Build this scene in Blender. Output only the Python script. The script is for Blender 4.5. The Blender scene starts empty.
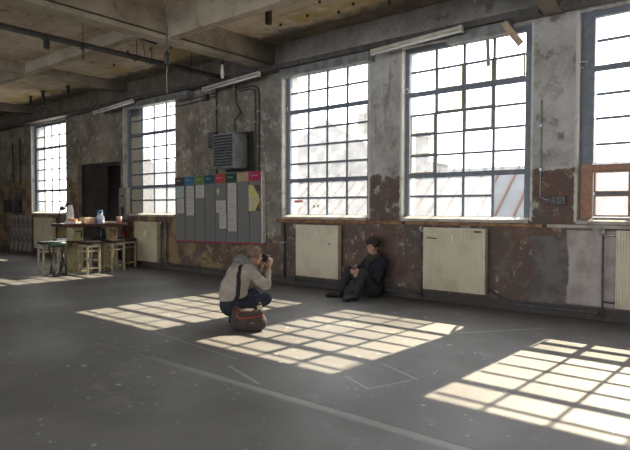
import bpy, bmesh, math, random
import numpy as np
from mathutils import Vector, Matrix, Euler
from mathutils.bvhtree import BVHTree
PI = math.pi
rnd = random.Random(7)
scn = bpy.context.scene
COL = scn.collection

# ------------------------------------------------------------------ materials
class NT:
    def __init__(s, name):
        s.m = bpy.data.materials.new(name); s.m.use_nodes = True
        s.t = s.m.node_tree; s.t.nodes.clear()
        s.out = s.t.nodes.new('ShaderNodeOutputMaterial')
        s.tc = s.t.nodes.new('ShaderNodeTexCoord'); s.co = s.tc.outputs['Object']
        s._xyz = None
    def put(s, sock, v):
        if v is None: return
        if isinstance(v, bpy.types.NodeSocket): s.t.links.new(v, sock)
        elif isinstance(v, (tuple, list)) and sock.type == 'RGBA': sock.default_value = (v[0], v[1], v[2], 1)
        else: sock.default_value = v
    def map(s, scale=(1, 1, 1), rot=(0, 0, 0), loc=(0, 0, 0), vec=None):
        n = s.t.nodes.new('ShaderNodeMapping'); s.put(n.inputs['Vector'], vec or s.co)
        n.inputs['Scale'].default_value = scale; n.inputs['Rotation'].default_value = rot; n.inputs['Location'].default_value = loc
        return n.outputs[0]
    def noise(s, scale, detail=4, rough=.55, vec=None, dist=0):
        n = s.t.nodes.new('ShaderNodeTexNoise'); s.put(n.inputs['Vector'], vec or s.co)
        n.inputs['Scale'].default_value = scale; n.inputs['Detail'].default_value = detail
        n.inputs['Roughness'].default_value = rough; n.inputs['Distortion'].default_value = dist
        return n.outputs[0]
    def voro(s, scale, feature='F1', vec=None):
        n = s.t.nodes.new('ShaderNodeTexVoronoi'); n.feature = feature; s.put(n.inputs['Vector'], vec or s.co)
        n.inputs['Scale'].default_value = scale
        return n.outputs['Distance']
    def wave(s, scale, axis='X', dist=0, vec=None, detail=2):
        n = s.t.nodes.new('ShaderNodeTexWave'); n.bands_direction = axis; s.put(n.inputs['Vector'], vec or s.co)
        n.inputs['Scale'].default_value = scale; n.inputs['Distortion'].default_value = dist; n.inputs['Detail'].default_value = detail
        return n.outputs['Fac']
    def ss(s, v, lo, hi, a=0., b=1.):
        n = s.t.nodes.new('ShaderNodeMapRange'); n.interpolation_type = 'SMOOTHSTEP'
        s.put(n.inputs['Value'], v)
        if lo > hi: lo, hi, a, b = hi, lo, b, a
        n.inputs['From Min'].default_value = lo; n.inputs['From Max'].default_value = hi
        n.inputs['To Min'].default_value = a; n.inputs['To Max'].default_value = b
        return n.outputs[0]
    def math(s, op, a, b=None):
        n = s.t.nodes.new('ShaderNodeMath'); n.operation = op; s.put(n.inputs[0], a)
        if b is not None: s.put(n.inputs[1], b)
        return n.outputs[0]
    def mix(s, f, a, b, mode='MIX'):
        n = s.t.nodes.new('ShaderNodeMix'); n.data_type = 'RGBA'; n.blend_type = mode
        s.put(n.inputs[0], f); s.put(n.inputs[6], a); s.put(n.inputs[7], b)
        return n.outputs[2]
    @property
    def xyz(s):
        if s._xyz is None:
            n = s.t.nodes.new('ShaderNodeSeparateXYZ'); s.t.links.new(s.co, n.inputs[0]); s._xyz = n.outputs
        return s._xyz
    def band(s, v, lo, hi, soft=.03):
        return s.math('MULTIPLY', s.ss(v, lo - soft, lo + soft), s.ss(v, hi - soft, hi + soft, 1, 0))
    def seg(s, p0, p1, w):
        # distance of the floor point to a straight scratch
        x, y = s.xyz[0], s.xyz[1]
        dx, dy = p1[0] - p0[0], p1[1] - p0[1]; L = math.hypot(dx, dy); dx /= L; dy /= L
        rx = s.math('SUBTRACT', x, p0[0]); ry = s.math('SUBTRACT', y, p0[1])
        t = s.math('ADD', s.math('MULTIPLY', rx, dx), s.math('MULTIPLY', ry, dy))
        d = s.math('ABSOLUTE', s.math('ADD', s.math('MULTIPLY', rx, -dy), s.math('MULTIPLY', ry, dx)))
        return s.math('MULTIPLY', s.ss(d, w * .6, w, 1, 0), s.band(t, 0, L, .03))
    def bump(s, h, strength=.3, dist=.01):
        n = s.t.nodes.new('ShaderNodeBump'); s.put(n.inputs['Height'], h)
        n.inputs['Strength'].default_value = strength; n.inputs['Distance'].default_value = dist
        return n.outputs[0]
    def bsdf(s, col, rough=.6, metal=0., normal=None, spec=.5, **kw):
        n = s.t.nodes.new('ShaderNodeBsdfPrincipled')
        s.put(n.inputs['Base Color'], col); s.put(n.inputs['Roughness'], rough); s.put(n.inputs['Metallic'], metal)
        n.inputs['Specular IOR Level'].default_value = spec
        if normal is not None: s.t.links.new(normal, n.inputs['Normal'])
        for k, v in kw.items(): s.put(n.inputs[k.replace('_', ' ')], v)
        s.t.links.new(n.outputs[0], s.out.inputs[0]); return n
    def done(s): return s.m

def simple(name, c, rough=.6, c2=None, scale=12, metal=0., bump=0., spec=.5, lo=.4, hi=.62):
    n = NT(name)
    if c2 is None: c2 = tuple(v * .78 for v in c)
    f = n.noise(scale, 4)
    col = n.mix(n.ss(f, lo, hi), c, c2)
    nm = n.bump(n.noise(scale * 3, 3), bump, .004) if bump else None
    n.bsdf(col, rough, metal, nm, spec)
    return n.done()

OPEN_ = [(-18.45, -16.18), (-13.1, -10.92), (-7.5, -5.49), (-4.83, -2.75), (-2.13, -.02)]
def mat_wall():
    n = NT('peeling_plaster'); x, y, z = n.xyz
    n1 = n.noise(1.1, 6, .6); n2 = n.noise(3.5, 6, .62); n3 = n.noise(14, 4)
    n4 = n.noise(6.5, 8, .72, n.map(loc=(11, 3, 7))); n5 = n.noise(2.2, 5, .6, n.map(loc=(4, 9, 1)))
    grey = n.mix(n.ss(n1, .38, .62), (.56, .555, .545), (.37, .36, .345))
    brown = n.mix(n.ss(n1, .38, .62), (.31, .265, .205), (.17, .145, .115))
    up = n.mix(n.ss(x, -9.5, -6.2), brown, grey)  # right-hand plaster is coloured lighter in place of missing ambient light
    # painted bay behind the board is darker and greener
    board = n.band(x, -9.7, -7.5, .15)
    up = n.mix(n.math('MULTIPLY', board, .75), up, n.mix(n.ss(n2, .42, .6), (.15, .145, .12), (.27, .24, .19)))
    up = n.mix(n.ss(n2, .55, .68, 0, .7), up, (.09, .08, .07))
    up = n.mix(n.ss(n5, .55, .6, 0, .35), up, (.42, .39, .34))
    up = n.mix(n.ss(n4, .64, .7, 0, .6), up, (.48, .45, .40))
    st = n.noise(3.2, 5, .6, n.map(scale=(1, 1, .16), loc=(2, 0, 5)))
    up = n.mix(n.ss(st, .56, .68, 0, .55), up, (.15, .135, .115))
    n6 = n.noise(17, 6, .7)
    up = n.mix(n.ss(n6, .6, .68, 0, .45), up, (.13, .12, .105))
    n7 = n.noise(4.2, 8, .75, n.map(loc=(7, 2, 3)))
    up = n.mix(n.ss(n7, .565, .585, 0, .45), up, (.60, .58, .54))
    up = n.mix(n.ss(n7, .44, .425, 0, .35), up, (.19, .17, .145))
    # the old oil-paint dado, flaking
    mar = n.mix(n.ss(n5, .38, .62), (.155, .097, .078), (.12, .10, .09))
    mar = n.mix(n.ss(n2, .55, .72, 0, .6), mar, (.085, .062, .055))
    och = n.ss(x, -7.4, -8.4)
    mar = n.mix(n.math('MULTIPLY', och, n.ss(n5, .46, .56, 0, .95)), mar, (.30, .215, .11))
    mar = n.mix(n.ss(n6, .56, .66, 0, .5), mar, (.075, .055, .05))
    mar = n.mix(n.ss(n7, .55, .58, 0, .55), mar, (.21, .165, .135))
    peel = n.ss(n.math('ADD', n4, n.math('MULTIPLY', n3, .12)), .64, .66)
    mar = n.mix(peel, mar, n.mix(n.ss(n3, .4, .6), (.40, .34, .26), (.30, .24, .18)))
    edge = n.math('ADD', z, n.math('MULTIPLY', n.math('SUBTRACT', n2, .5), .5))
    hline = n.ss(x, -16.5, -14.5, 2.35, 2.0)
    mask = n.ss(n.math('SUBTRACT', edge, hline), .02, -.02)
    mask = n.math('MULTIPLY', mask, n.math('SUBTRACT', 1., n.band(x, -10.8, -7.55, .05)))
    lowb = n.math('MULTIPLY', n.band(x, -11.2, -7.5, .05), n.ss(edge, .92, .88))
    mask = n.math('MAXIMUM', mask, lowb)
    bald = n.ss(n5, .60, .64, 0, .8)
    mask = n.math('MULTIPLY', mask, n.math('SUBTRACT', 1., n.math('MULTIPLY', bald, n.ss(z, .9, 1.3))))
    c = n.mix(mask, up, mar)
    # whitish primed block, grey cement block under the right-hand pier
    bx = n.math('ADD', x, n.math('MULTIPLY', n.math('SUBTRACT', n2, .5), .16))
    c = n.mix(n.math('MULTIPLY', n.math('MULTIPLY', n.band(bx, -2.24, -1.05, .02), n.ss(z, 1.19, 1.15)), n.ss(z, .16, .2)), c,
              n.mix(n.ss(n2, .42, .64), (.50, .45, .43), (.36, .31, .29)))
    c = n.mix(n.math('MULTIPLY', n.band(bx, -2.72, -2.24, .02), n.ss(z, 1.1, 1.06)), c,
              n.mix(n.ss(n2, .4, .6), (.125, .115, .11), (.19, .17, .165)))
    # paint worn pale along the window corners, jamb sunlight also put into the colour
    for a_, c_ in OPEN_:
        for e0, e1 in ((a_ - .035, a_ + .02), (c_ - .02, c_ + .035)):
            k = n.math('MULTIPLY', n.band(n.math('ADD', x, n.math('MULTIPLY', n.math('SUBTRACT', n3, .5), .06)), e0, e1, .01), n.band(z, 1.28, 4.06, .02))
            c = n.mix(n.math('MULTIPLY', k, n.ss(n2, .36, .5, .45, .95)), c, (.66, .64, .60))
    # brushed-on skirting stripe and grime at the foot
    c = n.mix(n.ss(n.math('ADD', z, n.math('MULTIPLY', n3, .06)), .2, .17, 0, .85), c, (.075, .07, .068))
    # darker mottled band high under the ceiling, stronger to the left
    c = n.mix(n.math('MULTIPLY', n.ss(edge, 3.95, 4.35), n.ss(x, -9., -5.5, .8, .4)), c, n.mix(n.ss(n2, .4, .65), (.10, .092, .085), (.20, .165, .11)))
    h = n.math('ADD', n.math('MULTIPLY', mask, .6), n.math('ADD', n2, n.math('MULTIPLY', peel, -.6)))
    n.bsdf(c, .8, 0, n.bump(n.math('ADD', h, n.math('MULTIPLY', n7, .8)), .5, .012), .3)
    return n.done()

def mat_ceiling():
    n = NT('board_marked_concrete'); x, y, z = n.xyz
    n1 = n.noise(.9, 6, .6); n2 = n.noise(3.2, 6, .62); n3 = n.noise(9, 5, .6, n.map(scale=(.25, 1.6, 1)))
    streak = n.noise(4, 4, .6, n.map(scale=(.22, 3.2, 1)))
    c = n.mix(n.ss(n1, .36, .62), (.72, .61, .46), (.50, .41, .30))
    c = n.mix(n.ss(streak, .5, .68, 0, .5), c, (.34, .265, .18))
    c = n.mix(n.ss(n3, .60, .72, 0, .5), c, (.56, .50, .40))
    c = n.mix(n.ss(n2, .56, .72, 0, .7), c, (.17, .135, .10))
    # ochre tide mark and soot along the window wall
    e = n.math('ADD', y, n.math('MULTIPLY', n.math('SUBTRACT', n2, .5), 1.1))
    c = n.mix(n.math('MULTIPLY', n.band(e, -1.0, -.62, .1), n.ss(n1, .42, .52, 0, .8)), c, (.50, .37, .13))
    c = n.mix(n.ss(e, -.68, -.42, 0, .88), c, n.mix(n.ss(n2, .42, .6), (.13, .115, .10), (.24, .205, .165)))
    jn = n.wave(2.6, 'Y', .25)
    c = n.mix(n.ss(jn, .95, 1., 0, .18), c, (.2, .16, .12))
    n.bsdf(c, .85, 0, n.bump(n.math('ADD', n2, n.math('MULTIPLY', jn, .3)), .4, .012), .25)
    return n.done()

def mat_beam():
    n = NT('beam_concrete')
    n1 = n.noise(1.6, 6, .62); n2 = n.noise(6, 5, .6)
    c = n.mix(n.ss(n1, .36, .64), (.47, .41, .32), (.34, .29, .22))
    c = n.mix(n.ss(n2, .54, .7, 0, .6), c, (.17, .14, .105))
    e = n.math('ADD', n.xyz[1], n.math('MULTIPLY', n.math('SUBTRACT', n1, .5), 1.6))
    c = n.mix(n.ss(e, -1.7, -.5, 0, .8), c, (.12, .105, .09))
    n.bsdf(c, .85, 0, n.bump(n2, .35, .01), .25)
    return n.done()

def mat_floor():
    n = NT('worn_dark_screed'); x, y, z = n.xyz
    n1 = n.noise(.55, 6, .6); n2 = n.noise(2.4, 6, .65); n3 = n.noise(9, 5, .6); n4 = n.noise(40, 3)
    c = n.mix(n.ss(n1, .38, .64), (.20, .198, .195), (.145, .143, .14))
    c = n.mix(n.ss(n2, .56, .74, 0, .6), c, (.30, .295, .285))
    c = n.mix(n.ss(n3, .60, .74, 0, .35), c, (.10, .098, .095))
    c = n.mix(n.ss(n4, .62, .72, 0, .35), c, (.33, .325, .315))
    # paint specks and splashes
    v = n.math('ADD', n.voro(3.0), n.math('MULTIPLY', n.math('SUBTRACT', n3, .5), .12))
    sp = n.math('MULTIPLY', n.ss(v, .085, .06), n.ss(n1, .36, .46))
    v2 = n.math('ADD', n.voro(8, vec=n.map(loc=(3, 1, 0))), n.math('MULTIPLY', n.math('SUBTRACT', n4, .5), .1))
    sp2 = n.math('MULTIPLY', n.ss(v2, .11, .08), n.ss(n2, .42, .52))
    c = n.mix(n.math('MULTIPLY', sp, .85), c, (.55, .55, .52))
    c = n.mix(n.math('MULTIPLY', sp2, .8), c, (.52, .51, .47))
    # slab joints, scrape marks, chalked corner
    wob = n.map(loc=(0, 0, 0))
    jt = n.math('ADD', y, n.math('MULTIPLY', n.math('SUBTRACT', n3, .5), .05))
    c = n.mix(n.math('MULTIPLY', n.band(jt, -4.89, -4.80, .03), n.ss(x, -5.2, -3.4, 0, .7)), c, (.42, .42, .41))
    c = n.mix(n.math('MULTIPLY', n.band(jt, -4.80, -4.785, .006), .7), c, (.07, .07, .07))
    c = n.mix(n.math('MULTIPLY', n.band(jt, -1.62, -1.60, .01), .4), c, (.07, .07, .07))
    for a, b, w, k in (((-2.87, -3.57), (-2.37, -3.79), .012, .7), ((-2.9, -4.11), (-2.54, -4.27), .013, .7), ((-2.54, -4.25), (-2.4, -3.84), .012, .55),
                       ((-2.91, -1.9), (-2.17, -.91), .022, .5), ((-3.9, -4.55), (-3.3, -4.75), .02, .5), ((-6.2, -4.1), (-4.0, -4.35), .012, .35)):
        c = n.mix(n.math('MULTIPLY', n.seg(a, b, w), k), c, (.55, .55, .54))
    r = n.ss(n1, .35, .7, .5, .6)
    n.bsdf(c, r, 0, n.bump(n.math('ADD', n3, n.math('MULTIPLY', n2, .6)), .12, .006), .45)
    return n.done()

def mat_glass(name, dirt_lo, dirt_hi, trans=.92, tint=(1, 1, 1), dirtcol=(.86, .88, .9), clumps=3.):
    n = NT(name); T = n.t
    tr = T.nodes.new('ShaderNodeBsdfTransparent'); tr.inputs[0].default_value = (trans * tint[0], trans * tint[1], trans * tint[2], 1)
    tl = T.nodes.new('ShaderNodeBsdfTranslucent'); tl.inputs[0].default_value = (*dirtcol, 1)
    df = T.nodes.new('ShaderNodeBsdfDiffuse'); df.inputs[0].default_value = (dirtcol[0] * .6, dirtcol[1] * .6, dirtcol[2] * .6, 1)
    m0 = T.nodes.new('ShaderNodeMixShader'); m0.inputs[0].default_value = .4
    T.links.new(tl.outputs[0], m0.inputs[1]); T.links.new(df.outputs[0], m0.inputs[2])
    f = n.ss(n.noise(clumps, 6, .65), .3, .7, dirt_lo, dirt_hi)
    m1 = T.nodes.new('ShaderNodeMixShader'); T.links.new(f, m1.inputs[0])
    T.links.new(tr.outputs[0], m1.inputs[1]); T.links.new(m0.outputs[0], m1.inputs[2])
    gl = T.nodes.new('ShaderNodeBsdfGlossy'); gl.inputs['Roughness'].default_value = .08
    m2 = T.nodes.new('ShaderNodeMixShader'); m2.inputs[0].default_value = .035
    T.links.new(m1.outputs[0], m2.inputs[1]); T.links.new(gl.outputs[0], m2.inputs[2])
    T.links.new(m2.outputs[0], n.out.inputs[0])
    return n.done()

MT = {}
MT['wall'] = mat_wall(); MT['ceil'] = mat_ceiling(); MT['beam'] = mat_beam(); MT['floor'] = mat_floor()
MT['clean'] = mat_glass('window_glass', .01, .07)
MT['dusty'] = mat_glass('dusty_glass', .06, .2, clumps=5)
MT['frost'] = mat_glass('frosted_glass', .3, .42, dirtcol=(.45, .47, .5), clumps=9)
MT['blackened'] = mat_glass('blackened_glass', .8, .96, dirtcol=(.03, .03, .028), trans=.04)  # nearly opaque dark panes for one column of the second window
MT['plainwall'] = simple('old_limewash', (.42, .39, .34), .85, (.30, .275, .235), 1.5, bump=.3)
MT['iron'] = simple('window_iron_paint', (.15, .18, .22), .55, (.19, .215, .25), 9)
MT['putty'] = simple('yellowed_putty', (.55, .46, .27), .8)
MT['owood'] = simple('orange_varnished_wood', (.36, .19, .11), .5, (.28, .14, .075), 20)
MT['sill'] = simple('dusty_sill_plaster', (.50, .475, .43), .8, (.36, .33, .29), 5, bump=.3)
MT['bwood'] = simple('brown_batten_wood', (.33, .17, .075), .55, (.17, .085, .04), 8)
MT['radiator'] = simple('cream_radiator_enamel', (.70, .65, .50), .42, (.60, .54, .40), 3, lo=.45, hi=.7)
MT['radiator_old'] = simple('yellowed_radiator_enamel', (.60, .55, .40), .45, (.5, .45, .31), 3)
MT['pipe'] = simple('painted_steel_pipe', (.07, .072, .075), .5, (.12, .115, .11), 14)
MT['pipe_grey'] = simple('grey_conduit', (.36, .36, .36), .5)
MT['black'] = simple('black_iron', (.022, .021, .02), .5, (.05, .045, .04), 18)
MT['tray'] = simple('sooty_cable_tray', (.06, .056, .054), .6, (.095, .09, .085), 7)
MT['duct'] = simple('ribbed_sheet_steel', (.34, .34, .34), .45, (.22, .215, .21), 6, metal=.25)
MT['lampwhite'] = simple('lamp_housing_enamel', (.72, .69, .62), .4, (.55, .52, .45), 5)
MT['tube'] = simple('white_glass_tube', (.86, .86, .84), .2, (.8, .8, .78))
MT['alu'] = simple('dull_aluminium', (.55, .56, .57), .4, (.42, .43, .44), 8, metal=.6)
MT['heater'] = simple('grey_heater_sheet', (.25, .27, .265), .5, (.17, .18, .175), 7, metal=.2)
MT['louver'] = simple('dark_louver_steel', (.075, .08, .078), .5)
MT['board'] = simple('grey_felt_board', (.20, .20, .195), .9, (.17, .17, .165), 30)
MT['boardline'] = simple('board_joint', (.06, .06, .06), .8)
MT['redtrim'] = simple('red_board_edge', (.50, .03, .09), .5)
MT['whitetrim'] = simple('white_board_edge', (.80, .78, .72), .5)
MT['paper'] = simple('note_paper', (.55, .52, .47), .85, (.47, .44, .41), 30)
MT['papergreen'] = simple('pale_green_paper', (.42, .50, .47), .85)
MT['print'] = simple('printed_ink', (.28, .26, .28), .9)
MT['yellowpaper'] = simple('yellow_print', (.62, .56, .22), .85)
MT['darkprint'] = simple('dark_print', (.13, .07, .06), .85)
for k, c in dict(h_grey=(.06, .055, .05), h_blue=(.04, .17, .33), h_olive=(.16, .22, .06), h_teal=(.02, .09, .13), h_red=(.44, .07, .05), h_green=(.015, .075, .045), h_beige=(.47, .35, .20), h_crim=(.42, .03, .10)).items():
    MT[k] = simple('header_' + k[2:], c, .6, tuple(v * .85 for v in c))
MT['lettering'] = simple('pale_lettering', (.62, .60, .58), .8)
MT['darkwood'] = simple('dark_reddish_tabletop', (.085, .035, .03), .35, (.05, .022, .02), 6)
MT['pedestal'] = simple('pale_yellow_painted_wood', (.58, .53, .30), .55, (.47, .42, .23), 5)
MT['tanwood'] = simple('tan_plywood', (.50, .34, .19), .6)
MT['stoolwood'] = simple('pale_worn_wood', (.55, .48, .36), .55, (.40, .34, .25), 10)
MT['vinyl'] = simple('black_vinyl_seat', (.025, .02, .02), .38, (.04, .032, .03), 9)
MT['greenvinyl'] = simple('dark_green_seat', (.06, .105, .085), .35, (.09, .14, .115), 9)
MT['doorwood'] = simple('dark_door_paint', (.045, .036, .03), .6, (.03, .025, .02), 3)
MT['void'] = simple('dark_passage_plaster', (.06, .055, .05), .9)
MT['redpaint'] = simple('red_extinguisher_paint', (.45, .02, .02), .3)
MT['blackplastic'] = simple('black_plastic', (.018, .018, .02), .35, (.03, .03, .032))
MT['cabgrey'] = simple('grey_switch_cabinet', (.27, .25, .22), .6)
MT['whitewash'] = simple('streaked_whitewash', (.33, .31, .27), .8, (.15, .13, .11), 6)
MT['skin'] = simple('skin', (.52, .30, .215), .5, (.47, .26, .185), 22)
MT['stubble'] = simple('shaved_hair', (.21, .14, .105), .75, (.17, .11, .085), 60)
MT['hair'] = simple('dark_hair', (.016, .013, .011), .6, (.028, .022, .018), 60, bump=.6)
MT['beige'] = simple('stone_beige_jacket', (.40, .35, .295), .85, (.33, .285, .24), 14, bump=.25)
MT['hood'] = simple('grey_hood_cloth', (.20, .20, .19), .9, (.13, .13, .125), 20, bump=.3)
MT['denim'] = simple('dark_blue_denim', (.012, .016, .03), .8, (.02, .026, .045), 16, bump=.25)
MT['navy'] = simple('navy_coat_wool', (.014, .015, .022), .9, (.022, .024, .032), 18, bump=.3)
MT['trouser'] = simple('charcoal_trousers', (.028, .03, .036), .85, (.04, .042, .05), 15, bump=.25)
MT['scarf'] = simple('dark_taupe_scarf', (.06, .05, .04), .95, (.04, .034, .028), 25, bump=.5)
MT['shoe'] = simple('black_shoe_leather', (.014, .014, .015), .45)
MT['sole'] = simple('dark_rubber_sole', (.03, .03, .03), .7)
MT['bagcloth'] = simple('dark_brown_bag_canvas', (.045, .032, .028), .8, (.065, .048, .042), 20, bump=.3)
MT['strap'] = simple('black_webbing', (.012, .012, .013), .75)
MT['redpipe'] = simple('red_bag_piping', (.62, .06, .03), .5)
MT['eye'] = simple('eye_white', (.6, .58, .55), .3)
MT['iris'] = simple('dark_iris', (.03, .018, .012), .2)
MT['cardboard'] = simple('orange_carton', (.62, .30, .13), .7)
MT['beigebox'] = simple('beige_carton', (.62, .53, .38), .75)
MT['bluewhite'] = simple('blue_white_packaging', (.60, .62, .68), .5, (.12, .2, .45), 24, lo=.5, hi=.54)
MT['white'] = simple('white_enamel', (.74, .72, .68), .4)
MT['cuppink'] = simple('pink_paper_cup', (.62, .42, .40), .6, (.5, .2, .2), 40, lo=.5, hi=.55)
MT['orange'] = simple('orange_scrap', (.70, .22, .08), .7)
MT['plank'] = simple('raw_pine_board', (.55, .42, .31), .7, (.44, .32, .22), 12)
MT['houseL'] = simple('pale_render', (.10, .104, .11), .9)
MT['roofgrey'] = simple('zinc_roof_sheet', (.068, .076, .084), .8, (.06, .067, .075), 2)
MT['rooftile'] = simple('roof_tiles', (.098, .10, .106), .8)
MT['rustbatten'] = simple('rust_red_batten', (.07, .024, .014), .8)
MT['ground'] = simple('yard_gravel', (.5, .48, .44), .95)
MT['brick'] = simple('chimney_brick', (.14,.13,.13), .9)

# ------------------------------------------------------------------ mesh builder
class MB:
    def __init__(s): s.bm = bmesh.new(); s.mi = 0
    def _faces(s, verts, before):
        for f in s.bm.faces:
            if f.index == -1 or f.index >= before: f.material_index = s.mi
    def box(s, c, d, rot=(0, 0, 0), bevel=0.):
        M_ = Matrix.Translation(c) @ Euler(rot).to_matrix().to_4x4() @ Matrix.Diagonal((*d, 1))
        r = bmesh.ops.create_cube(s.bm, size=1, matrix=M_)
        vs = r['verts']; fs = set(f for v in vs for f in v.link_faces)
        for f in fs: f.material_index = s.mi
        if bevel:
            es = list({e for v in vs for e in v.link_edges})
            bmesh.ops.bevel(s.bm, geom=es, offset=bevel, segments=2, profile=.6, affect='EDGES', clamp_overlap=True)
        return s
    def span(s, x0, x1, y0, y1, z0, z1, bevel=0.):
        return s.box(((x0 + x1) / 2, (y0 + y1) / 2, (z0 + z1) / 2), (abs(x1 - x0), abs(y1 - y0), abs(z1 - z0)), bevel=bevel)
    def tube(s, pts, r, n=10, cap=True):
        pts = [Vector(p) for p in pts]; rs = r if isinstance(r, (list, tuple)) else [r] * len(pts)
        rings = []; up = None
        for i, p in enumerate(pts):
            d = (pts[min(i + 1, len(pts) - 1)] - pts[max(i - 1, 0)]).normalized()
            if up is None:
                up = Vector((0, 0, 1)) if abs(d.z) < .9 else Vector((1, 0, 0))
            a = (up - d * up.dot(d)).normalized(); b = d.cross(a); up = a
            rings.append([s.bm.verts.new(p + (a * math.cos(2 * PI * k / n) + b * math.sin(2 * PI * k / n)) * rs[i]) for k in range(n)])
        for A, B in zip(rings, rings[1:]):
            for k in range(n):
                f = s.bm.faces.new((A[k], A[(k + 1) % n], B[(k + 1) % n], B[k])); f.smooth = True; f.material_index = s.mi
        if cap:
            f = s.bm.faces.new(rings[0][::-1]); f.material_index = s.mi
            f = s.bm.faces.new(rings[-1]); f.material_index = s.mi
        return s
    def lathe(s, prof, c=(0, 0, 0), n=20, M_=None):
        c = Vector(c); rings = []
        for r, z in prof:
            ring = []
            for k in range(n):
                v = Vector((r * math.cos(2 * PI * k / n), r * math.sin(2 * PI * k / n), z))
                if M_ is not None: v = M_ @ v
                ring.append(s.bm.verts.new(c + v))
            rings.append(ring)
        for A, B in zip(rings, rings[1:]):
            for k in range(n):
                f = s.bm.faces.new((A[k], A[(k + 1) % n], B[(k + 1) % n], B[k])); f.smooth = True; f.material_index = s.mi
        f = s.bm.faces.new(rings[0][::-1]); f.material_index = s.mi
        f = s.bm.faces.new(rings[-1]); f.material_index = s.mi
        return s
    def prism(s, poly, axis, a, b):
        def P(p, t):
            return {'x': (t, p[0], p[1]), 'y': (p[0], t, p[1]), 'z': (p[0], p[1], t)}[axis]
        A = [s.bm.verts.new(P(p, a)) for p in poly]; B = [s.bm.verts.new(P(p, b)) for p in poly]
        k = len(poly)
        fs = [s.bm.faces.new(A[::-1]), s.bm.faces.new(B)] + [s.bm.faces.new((A[i], A[(i + 1) % k], B[(i + 1) % k], B[i])) for i in range(k)]
        for f in fs: f.material_index = s.mi
        return s
    def quad(s, pts):
        f = s.bm.faces.new([s.bm.verts.new(p) for p in pts]); f.material_index = s.mi; return s
    def ribbon(s, pts, w, t, side):
        # flat strap along pts, width direction side(i)
        L = []
        for i, p in enumerate(pts):
            p = Vector(p); d = (Vector(pts[min(i + 1, len(pts) - 1)]) - Vector(pts[max(i - 1, 0)])).normalized()
            sd = Vector(side(i)); sd = (sd - d * sd.dot(d)).normalized(); nn = d.cross(sd)
            L.append([s.bm.verts.new(p + sd * a * w / 2 + nn * b * t / 2) for a, b in ((-1, -1), (1, -1), (1, 1), (-1, 1))])
        for A, B in zip(L, L[1:]):
            for k in range(4):
                f = s.bm.faces.new((A[k], A[(k + 1) % 4], B[(k + 1) % 4], B[k])); f.material_index = s.mi
        s.bm.faces.new(L[0][::-1]); s.bm.faces.new(L[-1])
        return s
    def build(s, name, mats, parent=None, smooth=False):
        bmesh.ops.recalc_face_normals(s.bm, faces=s.bm.faces)
        me = bpy.data.meshes.new(name); s.bm.to_mesh(me); s.bm.free()
        for m in (mats if isinstance(mats, (list, tuple)) else [mats]): me.materials.append(MT[m] if isinstance(m, str) else m)
        if smooth:
            for p in me.polygons: p.use_smooth = True
        o = bpy.data.objects.new(name, me); COL.objects.link(o)
        if parent is not None: o.parent = parent
        return o

def tag(o, label, cat=None, group=None, kind=None):
    if label: o['label'] = label
    if cat: o['category'] = cat
    if group: o['group'] = group
    if kind: o['kind'] = kind
    return o
def thing(name, label, cat, loc=(0, 0, 0), rotz=0., group=None):
    o = bpy.data.objects.new(name, None); COL.objects.link(o); o.empty_display_size = .1
    o.location = loc; o.rotation_euler = (0, 0, rotz)
    return tag(o, label, cat, group)
def struct(o, label=None): return tag(o, label, kind='structure')
def dup(root, loc, rotz, label):
    r = root.copy(); COL.objects.link(r); r.location = loc; r.rotation_euler = (0, 0, rotz); r['label'] = label
    for ch in list(root.children):
        c = ch.copy(); COL.objects.link(c); c.parent = r
        for g in list(ch.children):
            d = g.copy(); COL.objects.link(d); d.parent = c
    return r

# ------------------------------------------------------------------ the room
XW, XE, YS, ZC = -24., 9., -16., 4.64
WT = .45
OPEN = [(-18.45, -16.18), (-13.1, -10.92), (-7.5, -5.49), (-4.83, -2.75), (-2.13, -.02), (.55, 2.63), (3.2, 5.28)]
ZS, ZT = 1.2845, 4.06
DOOR = (-15.5, -13.25, 2.68)

struct(MB().span(XW, XE, YS, 0, -.2, 0).build('floor', 'floor'), 'dark worn screed floor with paint specks')
struct(MB().span(XW - .4, XE + .4, YS - .4, WT, ZC, ZC + .3).build('ceiling', 'ceil'), 'board-marked stained concrete ceiling')
b = MB()
cuts = sorted([(a, c, ZS, ZT) for a, c in OPEN] + [(DOOR[0], DOOR[1], 0, DOOR[2])])
x = XW - .4
for a, c, z0, z1 in cuts:
    b.span(x, a, 0, WT, -.2, ZC)
    if z0 > 0: b.span(a, c, 0, WT, -.2, z0)
    b.span(a, c, 0, WT, z1, ZC)
    x = c
b.span(x, XE + .4, 0, WT, -.2, ZC)
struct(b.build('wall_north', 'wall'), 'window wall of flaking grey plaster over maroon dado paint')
struct(MB().span(XW - .4, XW, YS, 0, -.2, ZC).build('wall_west', 'plainwall'), 'far end wall of the hall')
struct(MB().span(XE, XE + .4, YS, 0, -.2, ZC).build('wall_east', 'plainwall'), 'near end wall of the hall')
b = MB(); x = XW - .4
SOUTH = [(-12.6 + 3.1 * i, -9.75 + 3.1 * i) for i in range(7)]; SZ0, SZ1 = .9, 4.4
for a, c in SOUTH:
    b.span(x, a, YS - .4, YS, -.2, ZC); b.span(a, c, YS - .4, YS, -.2, SZ0); b.span(a, c, YS - .4, YS, SZ1, ZC); x = c
b.span(x, XE + .4, YS - .4, YS, -.2, ZC)
struct(b.build('wall_south', 'plainwall'), 'wall of the hall behind the camera')

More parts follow.
